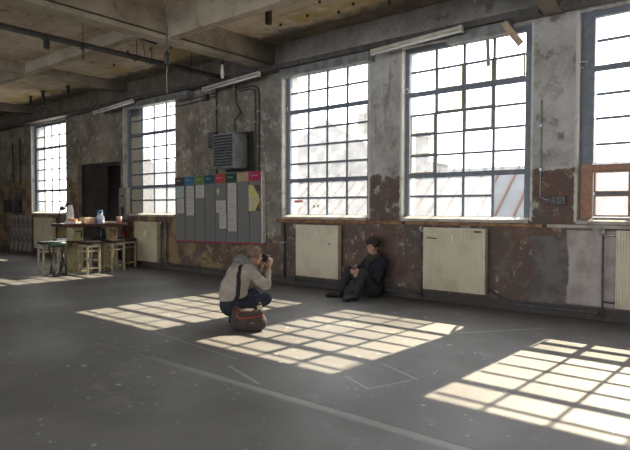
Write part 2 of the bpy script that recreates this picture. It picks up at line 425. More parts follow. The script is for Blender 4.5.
# girders across the room, secondary beams along it
GX = [-18.35, -13.05, -7.83, -2.44, 2.9, 8.2]
b = None
for i, g in enumerate(GX):
    bb = MB().span(g - .125, g + .125, YS, 0, 4.167 if i > 1 else 4.42, ZC)
    if i == 3: bb.prism([(-.6, 4.167), (0, 4.167), (0, 4.08), (-.12, 4.08)], 'x', g - .12, g + .12)
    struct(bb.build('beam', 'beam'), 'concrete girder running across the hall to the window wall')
for i, (a, c) in enumerate(zip([XW] + GX, GX + [XE])):
    for yb in (-2.5, -5.6, -8.3, -11.):
        x0 = a + (.125 if i else 0); x1 = c - (.125 if i < len(GX) else 0)
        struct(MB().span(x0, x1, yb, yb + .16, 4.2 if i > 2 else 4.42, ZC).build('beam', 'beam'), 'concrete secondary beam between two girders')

# ------------------------------------------------------------------ windows
ROWS = [1.34, 1.655, 1.99, 2.31, 2.65, 2.97, 3.31, 3.67, 3.985]
YG = .15
def window(idx, x0, x1, g0, g1, glass, skip=(), lower='iron', putty=(), label=''):
    root = bpy.data.objects.new('window_%d' % idx, None); COL.objects.link(root); struct(root, label)
    cols = [g0 + (g1 - g0) * k / 4 for k in range(5)]
    f = MB(); y0, y1 = YG - .035, YG + .035
    f.span(x0, g0, y0, y1, ZS, ZT); f.span(g1, x1, y0, y1, ZS, ZT)
    f.span(g0, g1, y0, y1, ROWS[-1], ZT); f.span(g0, g1, y0, y1, ZS, ROWS[0])
    f.build('window_frame', 'iron', root)
    m = MB()
    for z in (ROWS[2], ROWS[6]): m.span(g0, g1, y0 + .01, y1 - .01, z - .036, z + .036)
    m.build('transom', 'iron', root)
    m = MB(); t = .0165
    for i in (1, 2, 3): m.span(cols[i] - .019, cols[i] + .019, y0 + .02, y1 - .02, ROWS[0], ROWS[-1])
    for j in range(1, 8):
        if j in (2, 6): continue
        for i in range(4):
            if (i, j) in skip or (j == 1 and (i, 0) in skip and (i, 1) in skip): continue
            m.span(cols[i] + .017, cols[i + 1] - .017, y0 + .022, y1 - .022, ROWS[j] - t, ROWS[j] + t)
    m.build('muntins', 'iron', root)
    kinds = []; p = MB()
    for i in range(4):
        for j in range(8):
            if (i, j) in skip: continue
            k = glass(i, j)
            if k not in kinds: kinds.append(k)
            p.mi = kinds.index(k)
            p.quad([(cols[i], YG, ROWS[j]), (cols[i + 1], YG, ROWS[j]), (cols[i + 1], YG, ROWS[j + 1]), (cols[i], YG, ROWS[j + 1])])
    p.build('glass', kinds, root)
    if lower != 'iron':
        w = MB()
        for i in range(4):
            for j in (0, 1):
                a, c, z0, z1 = cols[i] + .017, cols[i + 1] - .017, ROWS[j] + .016, ROWS[j + 1] - (.036 if j else .016)
                for args in ((a, a + .022, z0, z1), (c - .022, c, z0, z1), (a + .022, c - .022, z0, z0 + .02), (a + .022, c - .022, z1 - .02, z1)):
                    w.span(args[0], args[1], y0 - .03, YG - .005, args[2], args[3])
        w.span(x0 + .02, g0, y0 - .03, y0, ROWS[0] - .03, ROWS[2] + .06)
        w.span(g0 + .001, g1, y0 - .028, y0 - .002, ROWS[2] - .03, ROWS[2] + .05)
        tag(w.build('wooden_sash', lower, root), 'orange varnished wooden lower sash')
    if putty:
        w = MB()
        for i, j in putty:
            a, c, z0, z1 = cols[i] + .017, cols[i + 1] - .017, ROWS[j] + (.036 if j in (2, 6) else .016), ROWS[j + 1] - (.036 if j + 1 in (2, 6) else .016)
            for args in ((a, a + .022, z0, z1), (c - .022, c, z0, z1), (a + .022, c - .022, z0, z0 + .018)):
                w.span(args[0], args[1], YG - .02, YG - .004, args[2], args[3])
        w.build('putty', 'putty', root)
    s = MB(); s.prism([(-.05, ZS - .03), (-.05, ZS + .012), (YG - .035, ZS + .05), (YG - .035, ZS - .03)], 'x', x0 + .004, x1 - .004)
    s.build('window_sill', 'sill', root)
    st = MB()   # folding stays on the upper transom
    for xx, sg in ((x0 + .03, -1), (g1 - .03, -1)):
        st.tube([(xx, y0 - .005, ROWS[6] + .02), (xx - .07, y0 - .1, ROWS[6] + .09), (xx + .07, y0 - .09, ROWS[6] + .085), (xx + .02, y0 - .01, ROWS[6] + .03)], .007, 6)
    tag(st.build('window_stay', 'whitetrim', root), 'pale bent metal window stay')
    return root

def g_dirty(seed, frost_rows=(), blackened_cols=(), base=('clean', 'dusty')):
    r = random.Random(seed); tab = {(i, j): r.random() for i in range(4) for j in range(8)}
    def f(i, j):
        if i in blackened_cols: return 'blackened'
        if j in frost_rows: return 'frost'
        return base[1] if tab[(i, j)] < .5 else base[0]
    return f
window(1, *OPEN[0], -18.32, -16.4, g_dirty(1, base=('dusty', 'clean')), label='tall grid window at the far left end of the hall')
window(2, *OPEN[1], -12.98, -10.95, g_dirty(2, (0, 1, 2, 3, 4, 5, 6, 7), blackened_cols=(0,)), label='tall grid window between the dark doorway and the grey board')
w3 = window(3, *OPEN[2], -7.41, -5.59, g_dirty(3, (0, 1), base=('dusty', 'dusty')), label='tall grid window above the flat cream radiator')
w4 = window(4, *OPEN[3], -4.76, -2.87, g_dirty(4, (0, 1)), skip=((3, 0), (3, 1)),
            putty=((0, 3), (2, 4), (0, 4), (2, 5), (1, 5), (3, 6), (2, 6), (0, 2), (1, 6)), label='tall grid window with one casement standing open at lower right')
window(5, *OPEN[4], -1.965, -.1, g_dirty(5, (0, 1)), lower='owood', label='tall grid window with orange wooden lower sashes')
window(6, *OPEN[5], .65, 2.53, g_dirty(6, (0, 1)), label='grid window right of the picture')
window(7, *OPEN[6], 3.3, 5.18, g_dirty(7, (0, 1)), label='grid window further right of the picture')
# open casement of window 4
s = MB(); L = .42; z0, z1 = ROWS[0] + .02, ROWS[2] - .05
ang = math.radians(74); hx, hy = -2.885, YG + .05
def cs(u): return (hx - math.cos(ang) * u, hy + math.sin(ang) * u)
for u0, u1, za, zb in ((0, .035, z0, z1), (L - .035, L, z0, z1), (0, L, z0, z0 + .035), (0, L, z1 - .035, z1), (0, L, (z0 + z1) / 2 - .012, (z0 + z1) / 2 + .012)):
    a, c = cs(u0), cs(u1)
    s.box(((a[0] + c[0]) / 2, (a[1] + c[1]) / 2, (za + zb) / 2), (u1 - u0, .03, zb - za), rot=(0, 0, PI - ang))
sash = s.build('open_casement', 'iron', w4); tag(sash, 'narrow casement swung outwards')
a, c = cs(.03), cs(L - .03)
MB().quad([(a[0], a[1], z0), (c[0], c[1], z0), (c[0], c[1], z1), (a[0], a[1], z1)]).build('casement_glass', 'dusty', sash)
# stickers on window 3
st = MB(); cx3 = -7.41 + .455 * 1.42
for dz, sg in ((.0, 1), (.0, -1)):
    st.prism([(cx3, 1.50), (cx3 + sg * .07, 1.455), (cx3 + sg * .07, 1.545)], 'y', YG - .012, YG - .006)
tag(st.build('bow_sticker', 'whitetrim', w3), 'small white bow-shaped sticker')
st = MB(); r9 = random.Random(9); xx = -7.33
for k in range(6):
    w_ = r9.uniform(.02, .04); st.span(xx, xx + w_, YG - .012, YG - .006, 1.575 + r9.uniform(-.01, .01), 1.61 + r9.uniform(-.01, .015)); xx += w_ + .008
tag(st.build('red_sticker', 'redpaint', w3), 'small red strip of writing stuck to the lower left pane')
# south windows (plain) behind the camera, unseen, enlarged to add fill light
for i, (a, c) in enumerate(SOUTH):
    root = bpy.data.objects.new('window_%d' % (8 + i), None); COL.objects.link(root); struct(root, 'unseen window behind the camera, enlarged for fill light')
    f = MB(); yy = YS - .2
    for k in range(5): xx = a + (c - a) * k / 4; f.span(xx - .03, xx + .03, yy - .03, yy + .03, SZ0, SZ1)
    for k in range(5): zz = SZ0 + (SZ1 - SZ0) * k / 4; f.span(a, c, yy - .025, yy + .025, zz - .025, zz + .025)
    f.build('window_frame', 'iron', root)
    MB().quad([(a, yy, SZ0), (c, yy, SZ0), (c, yy, SZ1), (a, yy, SZ1)]).build('glass', 'clean', root)

# brown batten under the sills
struct(MB().span(-7.62, -4.78, -.045, 0, 1.195, 1.25, .004).build('trim_1', 'bwood'), 'orange-brown wooden strip under the middle window sills')
struct(MB().span(-4.72, -2.55, -.04, 0, 1.2, 1.245, .004).build('trim_2', 'bwood'), 'brown wooden strip under the sill of the fourth window')
struct(MB().span(-2.5, .4, -.03, 0, 1.2, 1.245, .004).build('trim_3', 'sill'), 'pale ledge under the right-hand window')
# slim plaster jamb edges: wear and sunlit paleness sit in the wall colour
k = 4
for (a, c) in OPEN[:5]:
    k += 0

# doorway with a dark double door
root = bpy.data.objects.new('door_1', None); COL.objects.link(root); struct(root, 'dark double door in a deep doorway')
d = MB(); d.span(DOOR[0], DOOR[1], .9, .95, 0, DOOR[2]); d.span(DOOR[0] - .05, DOOR[0], WT, .95, 0, DOOR[2]); d.span(DOOR[1], DOOR[1] + .05, WT, .95, 0, DOOR[2])
d.span(DOOR[0] - .05, DOOR[1] + .05, WT, .95, DOOR[2], DOOR[2] + .05); d.span(DOOR[0] - .05, DOOR[1] + .05, WT, .95, -.2, 0)
d.build('passage_lining', 'void', root)
f = MB(); f.span(DOOR[0], DOOR[0] + .07, .12, .22, 0, DOOR[2]); f.span(DOOR[1] - .07, DOOR[1], .12, .22, 0, DOOR[2]); f.span(DOOR[0] + .07, DOOR[1] - .07, .12, .22, DOOR[2] - .08, DOOR[2])
f.build('door_frame', 'doorwood', root)
lf = MB(); lf.span(DOOR[0] + .08, -14.2, .15, .2, .01, DOOR[2] - .09)
for zz in (.15, 1.0, 1.85):
    lf.span(DOOR[0] + .25, -14.37, .135, .15, zz, zz + .7, .01)
leaf = lf.build('door_leaf', 'doorwood', root)
MB().tube([(-14.27, .15, 1.05), (-14.27, .09, 1.05), (-14.4, .09, 1.05)], .011, 8).build('door_handle', 'alu', leaf)
lf = MB(); lf.span(-13.4, -13.35, .22, .88, .01, DOOR[2] - .09); lf.build('door_leaf', 'doorwood', root)

# ------------------------------------------------------------------ radiators
def radiator(x0, x1, z0, z1, label, ribs=True, mat='radiator', valve='left', off=.075, group='panel radiators under the windows'):
    W, H = x1 - x0, z1 - z0
    t = thing('radiator', label, 'radiator', (x0, -.05, z0), 0, group)
    p = MB()
    if ribs:
        n = int(W / .033); poly = []
        for i in range(n):
            u = .015 + (W - .03) * i / n; s_ = (W - .03) / n
            poly += [(u, -.1), (u + s_ * .12, -.088), (u + s_ * .3, -.088), (u + s_ * .42, -.1)]
        poly += [(W - .015, -.1), (W - .015, -.075), (.015, -.075)]
        p.prism(poly, 'z', .02, H - .02)
    else:
        p.span(.015, W - .015, -.1, -.075, .02, H - .02, .006)
    p.build('front_panel', mat, t)
    MB().span(.03, W - .03, -.045, -.01, .03, H - .05).build('rear_panel', mat, t)
    g = MB(); g.span(0, W, -.1, 0, H - .02, H, .004)
    for i in range(int(W / .04)): g.span(.02 + i * .04, .035 + i * .04, -.085, -.015, H, H + .003)
    g.build('top_grille', mat, t)
    sd = MB(); sd.span(0, .015, -.1, 0, 0, H - .02, .003); sd.build('side_cover', mat, t)
    sd = MB(); sd.span(W - .015, W, -.1, 0, 0, H - .02, .003); sd.build('side_cover', mat, t)
    MB().span(.015, W - .015, -.098, -.004, 0, .018, .003).build('bottom_rail', mat, t)
    sx = -1 if valve == 'left' else 1; vx = -.0 if valve == 'left' else W
    v = MB(); v.tube([(vx, -.05, H - .06), (vx + sx * (off - .005), -.05, H - .06)], .016, 10)
    v.lathe([(.02, 0), (.026, .01), (.026, .05), (.018, .065)], (vx + sx * (off - .005), -.05, H - .05), 12)
    v.build('valve', 'alu', t)
    q = MB(); q.tube([(vx + sx * (off - .005), -.05, H - .04), (vx + sx * off, -.045, H - .12), (vx + sx * off, -.03, .05), (vx + sx * off, -.025, -z0 + .06)], .014, 8)
    q.tube([(vx, -.05, .06), (vx + sx * off, -.045, .06)], .012, 8)
    q.build('feed_pipe', 'pipe', t)
    for u in (.2, W - .2): MB().span(u - .02, u + .02, -.012, .048, .1, H - .12).build('wall_bracket', 'pipe', t)
    return t
radiator(-18.0, -16.75, .2, 1.15, 'dim flat cream radiator under the farthest left window', False, 'radiator_old')
r2 = radiator(-12.42, -11.44, .16, 1.12, 'flat cream radiator between the bar table and the grey board', False, 'radiator_old', 'right')
r3 = radiator(-7.02, -6.02, .2, 1.15, 'flat cream radiator just left of the seated man', False)
r4 = radiator(-4.34, -3.33, .2, 1.16, 'ribbed cream radiator with a black smudge, right of the seated man')
r5 = radiator(-1.62, -.55, .2, 1.18, 'ribbed cream radiator at the right edge of the picture', off=.16)
tg = MB(); tg.span(.46, .51, -.112, -.1, .72, .85, .003); tag(tg.build('dial_tag', 'whitetrim', r3), 'small white tag')
tg = MB(); tg.span(.46, .51, -.112, -.1, .72, .85, .003); tag(tg.build('dial_tag', 'whitetrim', r4), 'small white tag')
tg = MB(); tg.box((.15, -.104, .80), (.17, .006, .018), (0, .05, 0)); tag(tg.build('smudge', 'black', r4), 'black painted smudge')
tg = MB(); tg.span(.84, .95, -.104, -.099, .90, .93); tag(tg.build('maker_plate', 'pipe', r4), 'small dark plate')
tg = MB(); tg.box((.80, -.103, .62), (.02, .005, .05), (0, .5, 0)); tg.build('scratch', 'pipe', r3)
tg = MB(); tg.span(.46, .50, -.112, -.1, .62, .75, .003); tg.build('dial_tag', 'whitetrim', r2)

# ------------------------------------------------------------------ board
BX, BZ, BW, BH = -10.76, .715, 2.8, 1.42
bt = thing('notice_board', 'large grey notice board with coloured column headings and a red lower edge', 'notice board', (BX, -.004, BZ))
bt.rotation_euler = (0, math.radians(-.9), 0)
MB().span(0, BW, -.1, -.02, 0, BH).build('felt_panel', 'board', bt)
l = MB()
for i in range(1, 8): l.span(BW * i / 8 - .005, BW * i / 8 + .005, -.104, -.1, 0, BH - .16)
l.build('column_strip', 'boardline', bt)
tag(MB().span(-.002, BW + .03, -.106, -.01, -.022, 0, .003).build('lower_edge', 'redtrim', bt), 'red lower edge')
tag(MB().span(BW, BW + .03, -.106, -.01, 0, BH, .003).build('side_edge', 'whitetrim', bt), 'white side edge')
MB().span(.1, BW - .1, -.02, 0, .2, BH - .2).build('wall_batten', 'pipe', bt)
heads = [('h_grey', 'dark grey'), ('h_blue', 'blue'), ('h_olive', 'olive green'), ('h_teal', 'dark teal'), ('h_red', 'red'), ('h_green', 'dark green'), ('h_beige', 'beige'), ('h_crim', 'crimson')]
r8 = random.Random(3)
for i, (m, nm) in enumerate(heads):
    u0 = BW * i / 8
    h = MB().span(u0 + .003, u0 + BW / 8 - .003, -.112, -.1, BH - .17, BH + .015, .002).build('heading_card', m, bt); tag(h, nm + ' heading card')
    if nm in ('beige',): continue
    g = MB(); u = u0 + .075   # short illegible word drawn as strokes
    nst = r8.randint(6, 8)
    for kx in range(nst):
        hh = .032 if kx in (0, 3) else .02
        g.box((u + kx * .024, -.1135, BH - .075 + hh / 2), (.006, .003, hh), (0, r8.uniform(-.4, .4), 0))
        g.box((u + kx * .024 + .008, -.1135, BH - .075 + (0 if kx % 2 else .018)), (.014, .003, .005))
    g.build('lettering', 'lettering', h)
# papers pinned to the board: column, top and height measured from the board's foot
def paper(col, off, w, ztop, hgt, label, mat='paper', lines=True, cat='paper sheet', extra=None):
    u = BW * col / 8 + off
    t = thing('paper_sheet', label, cat, (BX + u, -.1095, BZ + ztop + u * math.tan(math.radians(.9))), 0, 'sheets pinned to the notice board')
    t.rotation_euler = (0, math.radians(-.9 + r8.uniform(-.6, .6)), 0)
    MB().span(0, w, -.006, -.001, -hgt, 0).build('sheet', mat, t)
    if lines:
        g = MB(); z = -.05
        while z > -hgt + .04:
            g.span(.03, w - .03 - r8.uniform(0, .08), -.008, -.006, z - .008, z); z -= .03 if r8.random() < .8 else .06
        g.build('printed_lines', 'print', t)
    if extra: extra(t, w, hgt)
    return t
paper(0, .03, .28, 1.23, .26, 'pale green sheet at the top of the dark grey column', 'papergreen', False)
paper(0, .05, .26, .95, .33, 'printed sheet below the pale green one, under the dark grey heading')
paper(1, .05, .27, 1.23, .66, 'long printed sheet under the blue heading')
paper(2, .04, .29, 1.23, .28, 'short printed sheet under the olive green heading')
paper(4, .02, .31, .88, .26, 'wide printed sheet in the middle of the red-headed column')
paper(4, .13, .22, .615, .33, 'printed sheet hung below the wide one in the red-headed column')
paper(5, .05, .26, 1.23, 1.0, 'longest printed sheet on the board, under the dark green heading')
def star(t, w, h):
    pass
g = MB(); n = 14
g.prism([(.06 * (1 if k % 2 else .6) * math.cos(2 * PI * k / n), .085 * (1 if k % 2 else .6) * math.sin(2 * PI * k / n)) for k in range(n)], 'y', -.006, -.001)
o = g.build('paper_cutout', 'yellowpaper'); o.location = (BX + BW * 4 / 8 + .09, -.1095, BZ + 1.10); tag(o, 'small cream paper cut-out under the red heading', 'paper cutout')
def poster(t, w, h):
    g = MB(); g.prism([(w * .42, 0), (w, 0), (w, -h * .55)], 'y', -.0085, -.006); g.prism([(w * .55, -h), (w, -h), (w, -h * .6)], 'y', -.0085, -.006)
    tag(g.build('dark_print', 'darkprint', t), 'dark brown printed corners')
    g = MB(); g.span(.02, w * .45, -.0085, -.006, -h * .85, -h * .5); g.build('picture_panel', 'paper', t)
    g = MB(); g.prism([(w * .8, -h * .5), (w * .95, -h * .2), (w * .9, -h * .55), (w * .98, -h * .9)], 'y', -.0105, -.0085); g.build('pale_mark', 'lettering', t)
paper(7, -.02, .33, 1.17, .52, 'yellow and dark brown poster under the crimson heading', 'yellowpaper', False, 'poster', poster)

# ------------------------------------------------------------------ unit heater above the board
o = thing('junction_box', 'dark square box on the wall at the upper left corner of the unit heater', 'junction box', (-9.5, -.002, 2.92))
MB().span(-.11, .11, -.1, 0, -.16, .16, .008).build('box', 'black', o); MB().span(-.09, .09, -.11, -.1, -.14, .14, .004).build('lid', 'pipe', o)
t = thing('unit_heater', 'grey louvred unit heater mounted above the notice board', 'heater', (-9.0, -.48, 2.26))
hW, hD, hH = .62, .38, .70
h = MB(); h.span(.0, hW, .02, hD, 0, hH, .01); h.build('housing', 'heater', t)
h = MB(); h.span(0, .03, 0, .02, 0, hH); h.span(hW - .03, hW, 0, .02, 0, hH); h.span(.03, hW - .03, 0, .02, 0, .03); h.span(.03, hW - .03, 0, .02, hH - .03, hH); h.build('front_frame', 'heater', t)
h = MB()
for i in range(11): h.box((hW / 2, .0, .065 + i * .058), (hW - .06, .045, .006), (math.radians(38), 0, 0))
h.build('louvers', 'louver', t)
h = MB(); h.span(-.12, hW + .09, hD + .06, hD + .1, -.05, hH + .06); h.build('back_plate', 'black', t)
for xx in (.05, hW - .05):
    MB().span(xx - .02, xx + .02, hD, hD + .06, .08, hH - .08).build('mounting_bracket', 'pipe', t)
h = MB(); h.tube([(.45, .2, hH), (.45, .2, hH + .2), (.38, .25, hH + .28), (.38, .42, hH + .45), (.2, .44, hH + .7), (.2, .44, 1.75)], .016, 8)
h.lathe([(.03, 0), (.045, .02), (.045, .08), (.03, .1)], (.45, .2, hH + .08), 10)
h.build('supply_pipe', 'pipe', t)

# ------------------------------------------------------------------ trunking, ducts, lamps, pipes
tr = thing('cable_trunking', 'long sooty cable trunking running under the ceiling above the windows', 'cable trunking', (0, -.02, 4.17))
for x0, x1 in ((XW + .05, GX[3] - .135), (GX[3] + .135, XE - .05)):
    MB().span(x0, x1, -.26, -.02, -.092, -.006, .006).build('channel', 'tray', tr)
    for k in range(int((x1 - x0) / 1.3) + 1):
        xx = x0 + .3 + 1.3 * k
        if xx < x1 - .1: MB().span(xx - .02, xx + .02, -.275, -.26, -.1, -.004).build('clamp_strap', 'pipe', tr)
def duct(x0, x1, zc, label, h=.15):
    t = thing('ribbed_duct', label, 'duct', (x0, -.02, zc), 0, 'ribbed steel ducts over the windows')
    MB().span(0, x1 - x0, -.17, 0, -h / 2, h / 2).build('duct_body', 'duct', t)
    r = MB()
    for k in range(4): r.span(-.004, x1 - x0 + .004, -.19, -.17, -h / 2 + .012 + k * .037, -h / 2 + .03 + k * .037)
    r.build('ribs', 'duct', t)
    return t
duct(-12.75, -10.2, 3.995, 'ribbed grey duct over the window beside the grey board')
duct(-7.4, -5.36, 4.0, 'ribbed grey duct over the window left of the middle pier')
duct(-3.95, -3.0, 4.0, 'short ribbed grey duct over the window with the open casement')
def lamp(p0, p1, label):
    p0, p1 = Vector(p0), Vector(p1); L = (p1 - p0).length; d = (p1 - p0).normalized()
    t = thing('fluorescent_lamp', label, 'light', p0, 0, 'unlit fluorescent lamps above the windows')
    t.rotation_euler = (0, -math.asin(d.z), math.atan2(d.y, d.x))
    h = MB(); h.prism([(-.055, .0), (-.035, .04), (.035, .04), (.055, .0), (.04, -.005), (-.04, -.005)], 'x', 0, L); h.build('reflector', 'lampwhite', t)
    MB().tube([(.03, 0, -.03), (L - .03, 0, -.03)], .017, 12).build('tube', 'tube', t)
    e = MB(); e.span(-.01, .03, -.036, .036, -.05, .045, .004); e.build('end_cap', 'lampwhite', t)
    e = MB(); e.span(L - .03, L + .01, -.036, .036, -.05, .045, .004); e.build('end_cap', 'lampwhite', t)
    e = MB(); e.tube([(.25, 0, .05), (.25, .03, .16)], .008, 6); e.tube([(L - .25, 0, .05), (L - .25, .03, .12)], .008, 6); e.build('hanger', 'pipe', t)
lamp((-13.9, -.36, 3.94), (-12.1, -.36, 4.03), 'unlit fluorescent lamp at the far left, above the dark doorway')
lamp((-9.43, -.36, 3.95), (-7.78, -.36, 4.03), 'unlit fluorescent lamp above the unit heater')
lamp((-5.18, -.36, 3.98), (-3.62, -.36, 4.05), 'unlit fluorescent lamp left of the short ribbed duct')

def pipe(label, pts, r, mat='pipe', clips=(), name='conduit_pipe', group=None):
    t = thing(name, label, 'pipe', pts[0], 0, group); P0 = Vector(pts[0])
    MB().tube([Vector(p) - P0 for p in pts], r, 8).build('pipe', mat, t)
    for c in clips:
        MB().span(c[0] - r * 1.6 - P0.x, c[0] + r * 1.6 - P0.x, -r * 1.3 + c[1] - P0.y, -P0.y - .002, c[2] - .015 - P0.z, c[2] + .015 - P0.z).build('pipe_clip', 'alu', t)
    return t
pipe('thin dark pipe dropping left of the unit heater to the board', [(-9.42, -.03, 4.05), (-9.42, -.03, 2.2)], .014, clips=[(-9.42, -.03, 3.6), (-9.42, -.03, 2.6)])
pipe('dark bent pipe dropping right of the unit heater, the outer one', [(-8.8, -.04, 3.93), (-8.3, -.04, 3.93), (-8.15, -.04, 3.86), (-8.12, -.04, 3.78), (-8.12, -.04, 2.2)], .018, clips=[(-8.12, -.04, 3.4), (-8.12, -.04, 2.7)])
pipe('dark bent pipe dropping right of the unit heater, the inner one', [(-8.7, -.04, 3.87), (-8.33, -.04, 3.87), (-8.24, -.04, 3.82), (-8.22, -.04, 3.74), (-8.22, -.04, 2.2)], .014, clips=[(-8.22, -.04, 3.2)])
pipe('dark conduit running from the window duct towards the unit heater', [(-11.1, -.04, 3.83), (-10.7, -.04, 3.80), (-10.1, -.04, 3.82), (-9.45, -.04, 3.86)], .014)
pipe('second dark conduit from the trunking, dropping to the board wall', [(-10.85, -.04, 4.05), (-10.85, -.04, 3.92), (-10.6, -.04, 3.89), (-9.45, -.04, 3.93)], .012)
jb = thing('junction_box', 'small black junction box on the conduit left of the unit heater', 'junction box', (-9.72, -.06, 3.86))
MB().span(-.06, .06, -.04, .04, -.06, .07, .008).build('box', 'black', jb); MB().span(-.045, .045, -.048, -.04, -.045, .055, .004).build('lid', 'pipe', jb)
pipe('thin pale conduit on the pier between the two right-hand windows', [(-2.6, -.02, 2.95), (-2.6, -.02, 1.62), (-2.52, -.02, 1.58), (-2.46, -.02, 1.58)], .011, 'pipe_grey', clips=[(-2.6, -.02, 2.6), (-2.6, -.02, 2.0)])
so = thing('power_socket', 'black double socket on the pier right of the open casement', 'socket', (-2.36, 0, 1.57))
MB().span(-.1, .1, -.045, 0, -.06, .06, .008).build('back_box', 'blackplastic', so)
for u in (-.05, .05): MB().lathe([(.032, 0), (.036, .008), (.03, .014)], (u, -.045, 0), 14, Matrix.Rotation(PI / 2, 3, 'X')).build('socket_face', 'pipe', so)
pipe('dark heating pipe low along the wall between the two ribbed radiators', [(-3.3, -.04, .26), (-3.0, -.04, .10), (-1.9, -.04, .10), (-1.83, -.05, .1)], .018)
pipe('dark heating pipe low along the wall beneath the seated man', [(-7.2, -.04, .10), (-5.9, -.04, .10), (-4.5, -.04, .10)], .018)
pipe('dark heating pipe low along the wall under the notice board', [(-11.2, -.04, .12), (-9.5, -.04, .12), (-7.4, -.04, .12)], .018)
pipe('thin dark pipe beside the radiator left of the notice board', [(-11.22, -.05, 1.16), (-11.2, -.05, .9), (-11.2, -.05, .16)], .016)
pipe('dark riser pipe in the corner left of the flat cream radiator', [(-7.42, -.04, 1.17), (-7.42, -.04, .14)], .022, clips=[(-7.42, -.04, .8)])
pipe('rusty riser pipe at the far left of the window wall', [(-19.2, -.04, 3.7), (-19.2, -.04, 2.2)], .03)
pipe('second riser pipe at the far left of the window wall', [(-19.75, -.04, 3.6), (-19.75, -.04, 2.3)], .02)

# black double conduit hung under the ceiling
t = thing('ceiling_conduit', 'pair of black conduits hung below the ceiling at upper left', 'conduit', (-8.88, -.3, 4.13))
MB().tube([(0.05, .0, .0), (.03, -9., .0)], .026, 8).build('conduit', 'black', t)
MB().tube([(-.05, .0, -.01), (-.07, -9., -.01)], .034, 8).build('conduit', 'pipe', t)
for y in (-.8, -1.7, -2.0, -3.0, -4.3, -6.2):
    h = MB(); h.span(-.004, .004, y - .004, y + .004, -.05, .505); h.span(-.1, .09, y - .012, y + .012, -.06, -.048)
    h.build('hanger', 'black', t)
h = MB(); h.tube([(.0, -3.0, -.05), (.04, -3., -.15), (.02, -3.01, -.26), (-.03, -3., -.16), (-.01, -3., -.05)], .008, 6); h.build('cable_loop', 'black', t)
MB().span(-.04, .02, -3.62, -3.55, -.2, -.04).build('end_clip', 'black', t)
# flush slim conduit on the girder and the spotlights at its end
pipe('thin dark conduit clipped along the foot of the girder', [(-7.68, -.1, 4.24), (-7.68, -2.0, 4.24), (-7.68, -6.5, 4.26)], .012, 'black')
t = thing('clamp_spotlight', 'spotlight on a black bracket clamped to the girder above the heater', 'spotlight', (-7.96, -1.12, 4.20))
h = MB(); h.span(-.03, .03, -.03, .03, -.12, .0); h.tube([(0, 0, 0), (.06, -.1, .1), (.1, -.02, .2), (.02, .05, .12)], .009, 6); h.build('bracket', 'black', t)
MB().lathe([(.03, -.34), (.036, -.32), (.03, -.22), (.02, -.15), (.02, -.1)], (0, 0, 0), 14).build('lamp_head', 'lampwhite', t)
MB().lathe([(.012, -.37), (.026, -.36), (.026, -.34)], (0, 0, 0), 12).build('bulb', 'tube', t)
MB().lathe([(.055, 0), (.07, .03), (.06, .1), (.03, .12)], (.10, -.08, .06), 12).build('transformer', 'black', t)
t = thing('clamp_bracket', 'black angled bracket with two thin legs on the girder foot', 'bracket', (-8.05, -2.62, 4.12))
h = MB(); h.box((0, 0, .05), (.09, .3, .05), (0, 0, .2)); h.build('plate', 'black', t)
MB().tube([(-.02, .1, .04), (-.06, .14, -.3)], .005, 6).build('leg', 'black', t); MB().tube([(.02, -.12, .04), (.03, -.06, -.32)], .005, 6).build('leg', 'black', t)
# pendant cord
t = thing('hanging_cord', 'thin cord with a dark plug hanging from the ceiling at upper left', 'cord', (-5.0, -4.43, ZC))
MB().tube([(0, 0, 0), (0.003, 0, -.8), (0, 0, -1.56)], .0075, 6).build('cord', 'pipe', t)
MB().lathe([(.012, -1.55), (.03, -1.58), (.032, -1.66), (.02, -1.70)], (0, 0, 0), 12).build('plug', 'black', t)
MB().tube([(0, 0, -1.69), (-.01, 0, -1.8), (0, 0, -2.0)], .004, 5).build('pull_string', 'plank', t)
MB().lathe([(.03, -.03), (.05, -.02), (.05, 0)], (0, 0, 0), 12).build('ceiling_rose', 'pipe', t)
# hooks and stubs left in the ceiling
def hook(loc, label, s=1., kind=0):
    t = thing('ceiling_hook', label, 'hook', loc, 0, 'iron hooks and stubs left in the ceiling')
    MB().lathe([(.02 * s, -.01), (.04 * s, -.01), (.045 * s, 0)], (0, 0, 0), 10).build('plate', 'black', t)
    h = MB()
    if kind == 0: h.tube([(0, 0, 0), (0, 0, -.12 * s), (.04 * s, 0, -.16 * s), (.07 * s, 0, -.13 * s)], .014 * s, 6)
    elif kind == 1: h.box((0, 0, -.09 * s), (.05 * s, .05 * s, .18 * s)); h.box((-.06 * s, 0, -.02 * s), (.12 * s, .03, .02))
    else: h.tube([(0, 0, 0), (0, 0, -.2 * s)], .022 * s, 8)
    h.build('shank', 'black', t)
hook((-6.35, -1.55, ZC), 'rusty iron bracket on the ceiling right of the girder', 1.5, 1)
hook((-4.48, -.95, ZC), 'short dark stub on the ceiling above the middle window', 1.1, 2)
hook((-10.8, -3.05, ZC), 'dark hook on the ceiling beside the black conduits', 1.2, 0)
hook((-15.6, -.9, ZC), 'long dark bracket hanging above the farthest window', 2.0, 2)
hook((-16.6, -.8, ZC), 'dark bracket left of the long one above the farthest window', 1.5, 2)
hook((-14.4, -.8, ZC), 'small dark bracket right of the long one above the farthest window', 1.2, 1)
hook((-17.8, -2.6, ZC), 'dark hook on the ceiling at the left edge of the picture', 2.2, 2)
